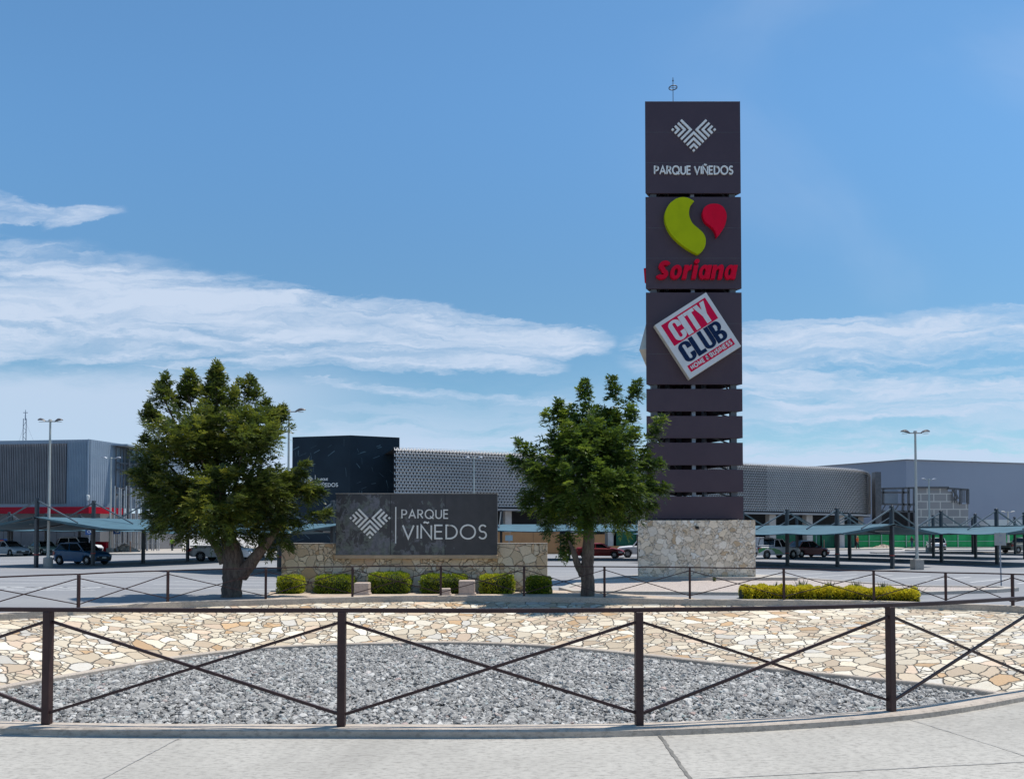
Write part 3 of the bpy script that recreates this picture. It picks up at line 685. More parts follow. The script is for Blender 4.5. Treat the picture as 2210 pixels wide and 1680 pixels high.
for a, b in ((A_, B_), (B_, C_), (C_, A_)):
    u = (b - a).normalized(); nrm = Vector((u.y, -u.x, 0)); faces.append(((a + b) / 2, u, nrm))
def face_fn(k, off=0.0):
    o, u, nrm = faces[k]
    return lambda a, v, t: Vector((o.x, o.y, 0)) + u * a + nrm * (t + off) + Vector((0, 0, v))
ZR = [(219, 417), (425, 623), (631, 829), (838.6, 887), (897, 944.8), (954.5, 1003), (1012.6, 1061), (1070.7, 1119.3)]
th_ = 0.10; hw = TW / 2
zz = lambda py: P(1497, py, TY).z
for k in range(3):
    f = face_fn(k)
    for (t_, b_) in ZR:
        z0, z1 = zz(b_), zz(t_); m = MB()
        for (zlo, zhi) in ((z0, z1),):
            pl = [(-hw, 0), (hw, 0), (hw - th_ * 1.732, -th_), (-hw + th_ * 1.732, -th_)]
            lo_ = [f(u, zlo, t) for u, t in pl]; hi_ = [f(u, zhi, t) for u, t in pl]
            m.raw(lo_ + hi_, [(0, 1, 2, 3), (7, 6, 5, 4), (0, 4, 5, 1), (1, 5, 6, 2), (2, 6, 7, 3), (3, 7, 4, 0)])
        pn = m.build('panel', M_panel, tower, bevel=0.006)
        if z1 - z0 > 2:
            m = MB()
            for fr in (0.33, 0.66): zz_m = z0 + (z1 - z0) * fr; m.prism([(-hw + .01, zz_m), (hw - .01, zz_m), (hw - .01, zz_m + .012), (-hw + .01, zz_m + .012)], f, 0.0005, 0.002)
            m.build('seam', M_steel, pn)
m = MB()
ins = 0.42; cg = (A_ + B_ + C_) / 3
zt, zb = zz(222), zz(1121)
for q in (A_, B_, C_):
    c = q + (cg - q).normalized() * ins; MB().box((c.x, c.y, (zt + zb) / 2), (0.26, 0.26, zt - zb), 0).build('column', M_steel, tower)
for k in range(3):
    f = face_fn(k); MB().bar(f(0, zb, -0.24), f(0, zt - 0.1, -0.24), 0.16, 0.16, faces[k][2]).build('column', M_galv, tower)
    m = MB()
    for (t_, b_) in ZR[1:]:
        z = zz(t_) - 0.16; m.bar(f(-hw + 0.4, z, -0.32), f(hw - 0.4, z, -0.32), 0.1, 0.1)
    zs = [zz(t_) for t_, _ in ZR] + [zb]
    for i in range(len(zs) - 1):
        s = 1 if i % 2 else -1
        m.bar(f(-s * (hw - 0.5), zs[i + 1], -0.36), f(s * (hw - 0.5), zs[i], -0.36), 0.06, 0.06)
    m.build('bracing', M_steel, tower)
m = MB(); q0 = Vector((XC - 0.66, TY + 0.9, zt + 0.5)); m.tube([q0 - Vector((0, 0, 0.9)), q0 + Vector((0, 0, 1.16))], 0.016, 6)
m.tube([q0 + Vector((0, 0, 1.0)), q0 + Vector((0, 0, 1.04))], 0.035, 6)
ring = [q0 + Vector((0.18 * math.cos(a), 0.18 * math.sin(a), 0.70 + 0.004 * math.cos(a))) for a in [2 * PI * i / 20 for i in range(21)]]
m.tube(ring, 0.022, 6); m.tube([ring[0], ring[10]], 0.01, 5); m.build('lightning_rod', M_steel, tower)
M_roofcap = M_panel
m = MB(); m.prism([(A_.x + .3, A_.y + .2), (B_.x - .3, B_.y + .2), (C_.x, C_.y - .4)], lambda u, v, t: Vector((u, v, t)), zt - 0.12, zt - 0.06); m.build('roof', M_steel, tower)
def loc(px, py):
    p = P(px, py, TY); return (p.x - XC, p.z)
def smooth_outline(pts, sharp=()):
    out = []; N = len(pts)
    for i in range(N):
        p1, p2 = Vector(pts[i]), Vector(pts[(i + 1) % N])
        p0 = p1 - (p2 - p1) * 0.0 if i in sharp else Vector(pts[i - 1]); p3 = p2 if (i + 1) % N in sharp else Vector(pts[(i + 2) % N])
        for k in range(5):
            t = k / 5
            q = 0.5 * ((2 * p1) + (p2 - p0) * t + (2 * p0 - 5 * p1 + 4 * p2 - p3) * t * t + (3 * p1 - p0 - 3 * p2 + p3) * t ** 3); out.append((q.x, q.y))
    return out
def crop2(x, y): return loc(1336.9 + x * 0.1396, 411.4 + y * 0.1396)
bean = [(1132, 197), (1050, 152), (960, 135), (860, 158), (760, 230), (700, 330), (680, 430), (700, 550), (770, 690), (880, 810), (1000, 905), (1110, 972), (1180, 1008), (1225, 990), (1280, 930), (1308, 850), (1305, 760), (1265, 680), (1190, 610), (1110, 540), (1065, 450), (1052, 370), (1068, 285), (1100, 230)]
drop = [(1430, 235), (1350, 250), (1285, 300), (1260, 380), (1275, 460), (1310, 520), (1375, 570), (1430, 620), (1462, 680), (1480, 748), (1540, 680), (1600, 580), (1628, 470), (1625, 380), (1580, 290), (1510, 245)]
bean_o = smooth_outline([crop2(*p) for p in bean], (0, 12)); drop_o = smooth_outline([crop2(*p) for p in drop], (9,))
def ccw(poly):
    a = sum(poly[i][0] * poly[(i + 1) % len(poly)][1] - poly[(i + 1) % len(poly)][0] * poly[i][1] for i in range(len(poly)))
    return poly if a > 0 else poly[::-1]
def crop3(x, y): return loc(1336.9 + x * 0.14283, 617 + y * 0.14283)
def bold_word(m, f):
    """heavy slanted word under the bean emblem; letter boxes measured on the panel"""
    def poly(x0, w, pts, h0=0.0, hh=212.0, d=0.16):
        q = [crop2(x0 + u * w + 0.2 * (h0 + v * hh), 1380 - (h0 + v * hh)) for u, v in pts]; m.prism(ccw(q), f, 0, d)
    def ring(x0, w, d=0.16):
        n = 26; o = []; i_ = []
        for k_ in range(n + 1):
            a = 2 * PI * k_ / n; ca, sa = math.cos(a), math.sin(a); o.append((.5 + .5 * ca, .5 + .52 * sa)); i_.append((.5 + .15 * ca, .5 + .27 * sa))
        for k_ in range(n): poly(x0, w, [i_[k_], o[k_], o[k_ + 1], i_[k_ + 1]], d=d)
    sp = arc(.56, .73, .34, .165, 25, 250, 14) + arc(.46, .27, .36, .165, 75, -160, 16)
    pts = [crop2(552 + u * 170 + 0.2 * v * 275, 1380 - v * 275) for u, v in sp]; ribbon(m, pts, 68 * 0.1396 * TY / F, f, 0, 0.16)
    ring(750, 176); ring(1192, 150, 0.157); poly(1192, 180, [(.64, 0), (1, 0), (1, 1), (.64, 1)], d=0.163); ring(1588, 150, 0.157); poly(1588, 180, [(.64, 0), (1, 0), (1, 1), (.64, 1)], d=0.163)
    poly(948, 66, [(0, 0), (1, 0), (1, 1), (0, 1)]); poly(948, 116, [(.57, .48), (.70, .66), (1, .68), (1, 1.04), (.78, 1.02), (.57, .86)])
    poly(1094, 68, [(0, 0), (1, 0), (1, 1), (0, 1)]); poly(1088, 78, arc(.5, 1.27, .5, .17, 0, 345, 18)[:-1])
    poly(1388, 64, [(0, 0), (1, 0), (1, 1), (0, 1)]); poly(1388, 176, [(.364, .55), (.44, .70), (.56, .74), (.63, .64), (.63, 0), (1, 0), (1, .74), (.93, .94), (.76, 1.04), (.56, 1.0), (.364, .84)])
for k in range(3):
    f = face_fn(k, 0.004)
    m = MB(); e0, e1 = loc(1447.6, 294), loc(1544.2, 294); emblem(m, f, (e0[0] + e1[0]) / 2, e0[1], e1[0] - e0[0], 0.06); m.build('chevron_emblem', M_white, tower)
    m = MB(); a, b = loc(1410.3, 378), loc(1580.9, 359); word(m, 'PARQUE VIÑEDOS', f, a[0], a[1], b[0] - a[0], b[1] - a[1], 0.058, 0.06, gap=0.25); m.build('lettering', M_white, tower)
    m = MB(); m.prism(ccw(bean_o), f, 0, 0.22); m.build('bean_emblem', M_lime, tower)
    m = MB(); m.prism(ccw(drop_o), f, 0, 0.22); m.build('drop_emblem', M_red, tower)
    m = MB(); bold_word(m, f)
    m.build('lettering', M_red, tower)
    # tilted square board
    O = Vector(crop3(505, 625)); TR = Vector(crop3(1272, 135)); BL = Vector(crop3(1015, 1440)); eu = (TR - O).normalized(); ev = Vector((eu.y, -eu.x)); S = 0.14283 * TY / F
    bw = (TR - O).length; bh = (BL - O).length
    def bf(off):
        ff = face_fn(k, off)
        return lambda u, v, t: ff(O.x + eu.x * u + ev.x * (-v), O.y + eu.y * u + ev.y * (-v), t)
    f0 = bf(0.03); m = MB(); m.prism([(0, -bh), (bw, -bh), (bw, 0), (0, 0)], f0, 0, 0.33)
    sb = m.build('tilted_board', M_cream, tower)
    m = MB(); f1 = bf(0.36); m.prism([(0.006, -bh + .006), (bw - .006, -bh + .006), (bw - .006, -.006), (.006, -.006)], f1, 0.0, 0.012); m.build('board_face', M_board, sb)
    m = MB(); f2 = bf(0.3745); m.prism([(75 * S, -426 * S), (861 * S, -426 * S), (861 * S, -58 * S), (75 * S, -58 * S)], f2, 0, 0.004)
    m.prism([(72 * S, -892 * S), (859 * S, -892 * S), (859 * S, -784 * S), (72 * S, -784 * S)], f2, 0, 0.004); m.build('red_band', M_redsq, sb)
    f3 = bf(0.3805)
    m = MB(); block_word(m, 'CITY', f3, 150 * S, -408 * S, [195 * S, 88 * S, 172 * S, 196 * S], 4.5 * S, 326 * S, 0.006)
    word(m, 'HOME & BUSINESS', f3, 105 * S, -872 * S, 725 * S, 72 * S, 16 * S, 0.006, gap=0.42, step=0.003); m.build('lettering', M_board, sb)
    m = MB(); block_word(m, 'CLUB', f3, 98 * S, -756 * S, [198 * S, 150 * S, 188 * S, 190 * S], 6 * S, 318 * S, 0.006); m.build('lettering', M_navy, sb)
# stone base and plinth
bx0, bx1 = P(1375.5, 1122, 32.65).x, P(1629.5, 1122, 32.65).x; bw_ = bx1 - bx0; cy_ = 32.65
tri = [(bx0, cy_), (bx1, cy_), ((bx0 + bx1) / 2 + 0.35, cy_ + bw_ * 0.86), ((bx0 + bx1) / 2 - 0.35, cy_ + bw_ * 0.86)]
m = MB(); zb_ = P(1500, 1121.8, 32.65).z; m.prism(tri, lambda u, v, t: Vector((u, v, t)), GZ, zb_ - 0.002); m.build('stone_base', M_tbase, tower, bevel=0.012)
m = MB(); m.prism([(bx0 - 0.45, cy_ - 0.5), (bx1 + 1.6, cy_ - 0.5), (bx1 + 1.6, cy_ + 1.2), ((bx0 + bx1) / 2, cy_ + bw_ * 0.95)], lambda u, v, t: Vector((u, v, t)), GZ, -0.13); m.build('plinth', M_lkerb, tower, bevel=0.01)
m = MB(); q = P(1503, 1138, 32.62); m.box((q.x, q.y - 0.06, q.z), (0.13, 0.14, 0.13), 0, 0.01); m.tube([(q.x, q.y - 0.13, q.z), (q.x, q.y - 0.16, q.z)], 0.05, 10); m.build('floodlight', mat('black_metal', (0.012, 0.012, 0.012), rough=0.4), tower)

# ------------------------------------------------------------------ stone monument with the dark slab
def slab_mat():
    m = bpy.data.materials.new('patinated_slab'); m.use_nodes = True; n = NB(m.node_tree); m.node_tree.nodes.clear()
    b = n.node('ShaderNodeBsdfPrincipled'); o = n.node('ShaderNodeOutputMaterial'); n.l.new(b.outputs[0], o.inputs[0])
    t = n.node('ShaderNodeTexCoord'); x, y, z = n.sep(t.outputs['Object'])
    big = n.noise(n.xyz(n.m('MULTIPLY', x, 1.5), 0, z), 1.6, 8, 0.60, 0.35); blot = n.noise(n.xyz(n.m('MULTIPLY', x, 1.3), 3, z), 3.2, 9, 0.66, 0.9)
    amt = n.m('ADD', n.m('MULTIPLY', n.m('SUBTRACT', 1.0, n.ramp(x, -1.05, -0.75)), 0.075), n.m('MULTIPLY', n.m('SUBTRACT', 1.0, n.ramp(x, 0.9, 1.05)), 0.10))
    lowz = n.m('MULTIPLY', n.m('SUBTRACT', 1.0, n.ramp(z, 0.1, 0.8)), 0.05)
    th = n.m('SUBTRACT', 0.640, n.m('ADD', amt, lowz)); th = n.m('ADD', th, n.m('MULTIPLY', n.ramp(z, 1.6, 2.1), 0.05))
    f = n.ramp(n.m('SUBTRACT', n.m('ADD', n.m('MULTIPLY', blot, 0.6), n.m('MULTIPLY', big, 0.4)), th), -0.005, 0.03)
    c0 = n.mix(n.ramp(big, 0.3, 0.7), (0.036, 0.036, 0.040), (0.052, 0.050, 0.056))
    hue = n.mix(n.ramp(n.noise(t.outputs['Object'], 3.3, 3), 0.4, 0.6), (0.15, 0.155, 0.185), (0.125, 0.15, 0.13))
    c = n.mix(n.m('MULTIPLY', f, n.m('ADD', n.m('MULTIPLY', n.ramp(n.noise(t.outputs['Object'], 7, 5, 0.7), 0.3, 0.65), 0.7), 0.25)), c0, hue)
    seam = n.m('MINIMUM', n.m('ABSOLUTE', n.m('SUBTRACT', x, -0.87)), n.m('ABSOLUTE', n.m('SUBTRACT', x, 0.96)))
    c = n.mix(n.m('SUBTRACT', 1.0, n.ramp(seam, 0.006, 0.018)), c, (0.016, 0.016, 0.018))
    n.l.new(c, b.inputs['Base Color']); b.inputs['Roughness'].default_value = 0.5
    return m
M_slab = slab_mat()
MY = 26.0; x0, x1 = P(607, 1200, MY).x, P(1181, 1200, MY).x; z1 = P(900, 1173, MY).z
mon = thing('monument_sign', 'low stone clad wall carrying a dark patinated slab with white emblem and letters', 'sign', ((x0 + x1) / 2, MY, -0.3))
m = MB(); m.box(((x0 + x1) / 2, MY + 0.3, (z1 - 0.45) / 2), (x1 - x0, 0.6, z1 + 0.45)); m.build('stone_wall', M_cobble, mon, bevel=0.02)
m = MB(); m.box(((x0 + x1) / 2, MY + 0.3, z1 + 0.016), (x1 - x0 + 0.03, 0.63, 0.03)); m.build('coping', M_lkerb, mon, bevel=0.006)
SYF = 25.72; sx0, sx1 = P(724.5, 1100, SYF).x, P(1072.5, 1100, SYF).x; sz0, sz1 = P(900, 1196.5, SYF).z, P(900, 1065, SYF).z
slab = MB().box((0, 0, 0), (1, 1, 1)); slab = MB(); sc_ = (sx0 + sx1) / 2
slab.box((sc_, SYF + 0.5, (sz0 + sz1) / 2), (sx1 - sx0, 1.0, sz1 - sz0))
so = slab.build('dark_slab', M_slab, mon, bevel=0.008)
# object-space origin of the slab at its lower middle, so the stains sit in place
off = Vector((sc_, SYF, sz0)) - Vector(mon.location); so.location = off
for v in so.data.vertices: v.co -= off
MB().box((sc_, SYF + 0.5, sz1 + 0.012), (sx1 - sx0 + 0.02, 1.02, 0.022)).build('slab_cap', M_lkerb, mon)
MB().box((sc_, SYF + 0.35, sz0 - 0.066), (sx1 - sx0 + 0.05, 0.74, 0.125)).build('ledge', mat('ledge_render', (0.50, 0.36, 0.24), (0.42, 0.30, 0.2), scale=3, rough=0.8), mon, bevel=0.01)
fm = lambda u, v, t: Vector((u, SYF - t - 0.004, v))
def q_(px, py): p = P(px, py, SYF); return p.x, p.z
m = MB(); a, b = q_(753.8, 1129), q_(842.9, 1129); emblem(m, fm, (a[0] + b[0]) / 2, a[1], b[0] - a[0], 0.03); m.build('chevron_emblem', M_white, mon)
m = MB(); a, b = q_(852.6, 1171.5), q_(855.2, 1093.3); m.prism([(a[0], a[1]), (b[0], a[1]), (b[0], b[1]), (a[0], b[1])], fm, 0, 0.03); m.build('divider_bar', M_white, mon)
m = MB(); a, b = q_(866, 1118.8), q_(968, 1098.5); word(m, 'PARQUE', fm, a[0], a[1], b[0] - a[0], b[1] - a[1], 0.040, 0.03, gap=0.30)
m.build('lettering', M_white, mon)
m = MB(); a, b = q_(867.3, 1162.8), q_(1050.4, 1131); word(m, 'VIÑEDOS', fm, a[0], a[1], b[0] - a[0], b[1] - a[1], 0.054, 0.03, gap=0.25); m.build('lettering', M_white, mon)

# ------------------------------------------------------------------ foliage
def leafmesh(name, m, parent, O, D, S, L, Wd, tint, label=None):
    """one diamond leaf per row of the arrays"""
    off = Vector((0, 0, 0)); p = parent
    while p is not None: off += Vector(p.location); p = p.parent
    O = O - np.array(off); n = len(O); L = L[:, None]; Wd = Wd[:, None]
    nrm = np.cross(D, S)
    co = np.stack([O, O + D * L * 0.45 + S * Wd / 2 + nrm * L * 0.05, O + D * L, O + D * L * 0.45 - S * Wd / 2 + nrm * L * 0.05], 1).reshape(-1, 3).astype(np.float32)
    me = bpy.data.meshes.new(name); me.vertices.add(n * 4); me.vertices.foreach_set('co', co.ravel())
    me.loops.add(n * 4); me.loops.foreach_set('vertex_index', np.arange(n * 4, dtype=np.int32)); me.polygons.add(n)
    me.polygons.foreach_set('loop_start', np.arange(0, n * 4, 4, dtype=np.int32)); me.polygons.foreach_set('loop_total', np.full(n, 4, np.int32)); me.update()
    at = me.attributes.new('tint', 'FLOAT', 'FACE'); at.data.foreach_set('value', tint.astype(np.float32)); me.materials.append(m)
    o = bpy.data.objects.new(name, me); C.objects.link(o); o.parent = parent
    return o
def nrmz(a): return a / np.maximum(1e-9, np.linalg.norm(a, axis=-1, keepdims=True))
M_leafA = leaf_mat('ash_leaf', (0.040, 0.062, 0.018), (0.095, 0.125, 0.024), (0.30, 0.29, 0.035), 0.36)
M_leafB = leaf_mat('fresh_leaf', (0.030, 0.064, 0.018), (0.075, 0.140, 0.024), (0.24, 0.31, 0.035), 0.36)
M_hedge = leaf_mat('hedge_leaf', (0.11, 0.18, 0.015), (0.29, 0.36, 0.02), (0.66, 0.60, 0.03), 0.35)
M_hedgeY = leaf_mat('golden_leaf', (0.42, 0.42, 0.02), (0.80, 0.64, 0.03), (0.95, 0.74, 0.05), 0.5)
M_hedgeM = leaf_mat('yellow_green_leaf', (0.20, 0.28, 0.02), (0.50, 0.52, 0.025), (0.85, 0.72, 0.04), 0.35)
M_core = mat('core_shade', (0.012, 0.020, 0.007), (0.022, 0.030, 0.010), scale=9, rough=0.95)  # near-black filling: shade between the leaves put into the colour
M_bark = bpy.data.materials.new('bark')
def bark():
    m = M_bark; m.use_nodes = True; n = NB(m.node_tree); m.node_tree.nodes.clear()
    b = n.node('ShaderNodeBsdfPrincipled'); o = n.node('ShaderNodeOutputMaterial'); n.l.new(b.outputs[0], o.inputs[0])
    t = n.node('ShaderNodeTexCoord'); x, y, z = n.sep(t.outputs['Object'])
    v = n.xyz(x, y, n.m('MULTIPLY', z, 0.28))
    a = n.noise(v, 11, 8, 0.7, 0.6); p = n.noise(t.outputs['Object'], 3.2, 5, 0.6)
    c = n.mix(n.ramp(a, 0.35, 0.65), (0.065, 0.045, 0.036), (0.155, 0.115, 0.092)); c = n.mix(n.m('MULTIPLY', n.ramp(p, 0.52, 0.66), 0.5), c, (0.12, 0.115, 0.075))
    n.l.new(c, b.inputs['Base Color']); b.inputs['Roughness'].default_value = 0.9
    bp = n.node('ShaderNodeBump'); bp.inputs['Strength'].default_value = 1.0; bp.inputs['Distance'].default_value = 0.03
    n.l.new(a, bp.inputs['Height']); n.l.new(bp.outputs[0], b.inputs['Normal'])
bark()

def tree(name, label, base, limbs, lobes, seed, m_leaf, depthY, leaf_len=0.085, droop=0.35, dens=50):
    rnd = random.Random(seed); rs = np.random.RandomState(seed)
    t = thing(name, label, 'tree', base)
    tm = MB()
    for pts, rad in limbs:
        q = []; r = []
        sp = spline(pts, False, 5)
        for i, p in enumerate(sp):
            f = i / (len(sp) - 1) * (len(rad) - 1); k = min(int(f), len(rad) - 2); rr_ = rad[k] + (rad[k + 1] - rad[k]) * (f - k)
            q.append(p + Vector((rnd.gauss(0, rr_ * 0.03), rnd.gauss(0, rr_ * 0.03), 0))); r.append(rr_)
        tm.tube(q, r, 16, jit=0.035, rnd=rnd)
    fork = limbs[0][0][-1]
    cen = np.array([0.0, 0, 0]); wsum = 0; LB = []
    for (px, py, rp, dy) in lobes:
        p = P(px, py, depthY + dy); r = rp / F * depthY; LB.append((np.array(p), r)); cen = cen + np.array(p) * r * r; wsum += r * r
    cen = cen / wsum; cen[2] -= 0.5
    for c, r in LB:
        if r > 0.42:
            s = Vector(fork); e = Vector(c) + Vector((rnd.uniform(-.1, .1), rnd.uniform(-.2, .2), r * 0.5)); mid = s.lerp(e, 0.5) + Vector((0, 0, -0.12))
            tm.tube(spline([s, mid, e], False, 4), [0.075 - 0.007 * i for i in range(9)], 7, jit=0.05, rnd=rnd)
    fo = []; fd = []; fL = []; ft = []
    for c, r in LB:
        n = max(3, int(dens * r * r * (0.8 if r < 0.75 else 1.0)))
        d = nrmz(rs.normal(size=(n, 3))); reff = max(0.05, r - 0.25); rad = reff * rs.uniform(0.25, 1.12, n) ** 0.6 * np.where(rs.uniform(0, 1, n) < 0.14, 1.28, 1.0)
        o = c + d * rad[:, None] * 0.9
        outw = nrmz(o - cen)
        for i in range(n):
            sd = nrmz(outw[i] * 0.75 + d[i] * 0.45 + np.array([0, 0, 0.70]) + rs.normal(0, 0.30, 3)); sl = rs.uniform(0.30, 0.80) * (0.62 + 0.38 * min(1, r))
            o0 = o[i] - sd * sl * 0.6; nf = rs.randint(9, 15); bright = rs.uniform(0, 1) ** 1.3; ref = nrmz(np.cross(sd, [0.3, 0.2, 0.9])); ref2 = np.cross(sd, ref)
            for k in range(nf):
                f = (k + 0.5) / nf; a = k * 2.4 + rs.uniform(-.3, .3); rd = ref * math.cos(a) + ref2 * math.sin(a)
                w = 1.15 - 0.75 * f
                dd = nrmz(rd * w + sd * (0.35 + 0.9 * f) + np.array([0, 0, 0.12])); fo.append(o0 + sd * sl * f * 1.05); fd.append(dd)
                fL.append(rs.uniform(0.30, 0.48) * (1.0 - 0.35 * f) * (0.62 + 0.38 * min(1.0, r / 0.6))); ft.append(bright * 0.55 + 0.45 * f * rs.uniform(0.6, 1.0) * (0.4 + bright))
    fo = np.array(fo); fd = np.array(fd); fL = np.array(fL); ft = np.array(ft).clip(0, 1); N = len(fo)
    side = nrmz(np.cross(fd, np.array([0, 0, 1.0]) + rs.normal(0, 0.25, (N, 3)))); up = np.cross(side, fd)
    O = []; D = []; S = []; L = []; T = []; npair = 5
    for k in range(npair):
        f = 0.22 + 0.74 * k / (npair - 1)
        pos = fo + fd * (fL * f)[:, None] - np.array([0, 0, 1.0]) * (fL * droop * f * f)[:, None]
        for s_ in (-1, 1):
            dd = nrmz(side * s_ * 0.85 + fd * 0.55 + rs.normal(0, 0.16, (N, 3)) - np.array([0, 0, 0.25])); O.append(pos); D.append(dd)
            S.append(nrmz(np.cross(dd, up + rs.normal(0, 0.25, (N, 3))))); L.append(leaf_len * (1.25 - 0.4 * f) * rs.uniform(0.8, 1.25, N)); T.append(ft + rs.normal(0, 0.06, N))
    pos = fo + fd * fL[:, None] - np.array([0, 0, 1.0]) * (fL * droop)[:, None]; dd = nrmz(fd - np.array([0, 0, 0.45]))
    O.append(pos); D.append(dd); S.append(nrmz(np.cross(dd, up))); L.append(np.full(N, leaf_len)); T.append(ft)
    O = np.concatenate(O); D = np.concatenate(D); S = np.concatenate(S); L = np.concatenate(L); T = np.concatenate(T).clip(0, 1)
    tm.build('trunk', M_bark, t)
    leafmesh('crown', m_leaf, t, O, D, S, L, L * 0.36, T)
    # fine stems
    return t
TD = 24.1
def TP(x, y, d=0.0): return P(x, y, TD + d)
def gnd(x): p = P(x, 1290, TD); return (p.x, TD, -0.34)
l1 = [(467, 850, 42, 0), (466, 812, 22, 0), (466, 798, 10, 0), (407, 846, 36, .3), (412, 812, 18, .2), (352, 862, 34, -.4), (357, 826, 17, -.3), (545, 852, 28, .3), (545, 830, 13, .3), (516, 838, 11, .1),
      (598, 905, 34, .2), (607, 888, 16, .2), (570, 874, 13, .1), (470, 950, 100, 0), (400, 950, 75, -1.0), (545, 950, 75, -.9), (470, 930, 80, 1.2), (332, 905, 34, .1), (318, 890, 12, 0), (334, 1000, 52, -.2), (316, 955, 14, 0), (296, 1030, 24, -.1),
      (320, 1035, 34, -.6), (380, 1070, 75, -.6), (470, 1075, 92, -1.0), (560, 1060, 78, -.4), (560, 1080, 75, .9), (400, 1080, 70, 1.1), (625, 1055, 48, 0), (663, 1058, 34, .1), (652, 1006, 13, 0), (645, 1025, 18, 0), (684, 1066, 17, .2), (676, 1112, 18, .1), (699, 1108, 11, 0),
      (335, 1110, 38, 0), (345, 1140, 22, .1), (395, 1140, 42, -.3), (470, 1142, 42, -.5), (545, 1140, 42, -.2), (610, 1112, 38, 0), (640, 1138, 14, 0), (606, 1160, 18, .1), (585, 1182, 10, .1), (592, 1135, 30, -.4), (620, 1172, 12, -.2), (466, 832, 26, .1), (409, 828, 20, .1), (354, 842, 22, -.2), (380, 878, 26, .2), (505, 862, 26, -.2), (575, 900, 24, -.2)]
b = gnd(500)
limbs1 = [([Vector((b[0], TD, -0.5)), TP(500, 1262), TP(503, 1225), TP(503, 1195), TP(494, 1165), TP(488, 1120)], [0.34, 0.30, 0.315, 0.30, 0.24, 0.16]),
          ([TP(520, 1240), TP(541, 1214, -.05), TP(560, 1190, -.1), TP(580, 1165, -.2), TP(612, 1120, -.2)], [0.23, 0.20, 0.16, 0.13, 0.09]),
          ([TP(485, 1215), TP(473, 1190), TP(458, 1168, .1), TP(430, 1135, .2)], [0.17, 0.13, 0.10, 0.07]),
          ([TP(490, 1150), TP(470, 1040, .2), TP(466, 900, .1)], [0.15, 0.10, 0.03])]
tree('ash_tree', 'large bushy tree with thick forked trunk left of the stone monument', b, limbs1, l1, 11, M_leafA, TD, 0.118)
l2 = [(1259, 850, 24, 0), (1259, 830, 14, 0), (1322, 848, 24, 0), (1323, 826, 12, 0), (1371, 850, 22, .1), (1372, 830, 11, .1), (1420, 912, 20, .1), (1408, 940, 20, 0),
      (1215, 900, 34, .1), (1204, 878, 13, 0), (1180, 902, 18, 0), (1255, 910, 48, .2), (1320, 900, 45, .2), (1360, 895, 30, 0), (1270, 960, 75, -.6), (1340, 970, 62, -.4), (1290, 960, 75, .9), (1210, 965, 52, 0), (1140, 975, 26, 0), (1122, 962, 12, 0), (1113, 998, 14, 0), (1145, 1005, 32, .1),
      (1180, 1020, 55, -.5), (1265, 1040, 85, -.9), (1345, 1040, 62, -.6), (1390, 1000, 34, 0), (1420, 1004, 14, .1), (1400, 1050, 32, 0), (1432, 1052, 11, 0), (1200, 1050, 62, .8), (1320, 1050, 70, .9), (1150, 1070, 32, 0), (1137, 1090, 20, 0), (1185, 1100, 46, -.3), (1250, 1110, 45, -.5), (1320, 1100, 48, -.3), (1375, 1090, 34, 0), (1403, 1092, 13, 0),
      (1180, 1132, 18, 0), (1345, 1130, 20, .1), (1225, 1152, 13, .2), (1222, 1172, 10, .2), (1216, 1188, 8, .15)]
b = gnd(1267)
limbs2 = [([Vector((b[0], TD, -0.5)), TP(1268, 1262), TP(1267, 1225), TP(1269, 1190), TP(1270, 1160), TP(1270, 1110)], [0.235, 0.215, 0.20, 0.19, 0.18, 0.12]),
          ([TP(1258, 1238), TP(1245, 1215, -.05), TP(1238, 1190, -.05), TP(1226, 1165, 0)], [0.15, 0.11, 0.08, 0.03]),
          ([TP(1268, 1140), TP(1262, 1020, .2), TP(1260, 900, .1)], [0.14, 0.10, 0.03])]
tree('ash_tree', 'narrower bright green tree with straight dark trunk in front of the sign tower', b, limbs2, l2, 23, M_leafB, TD, 0.118, 0.6)

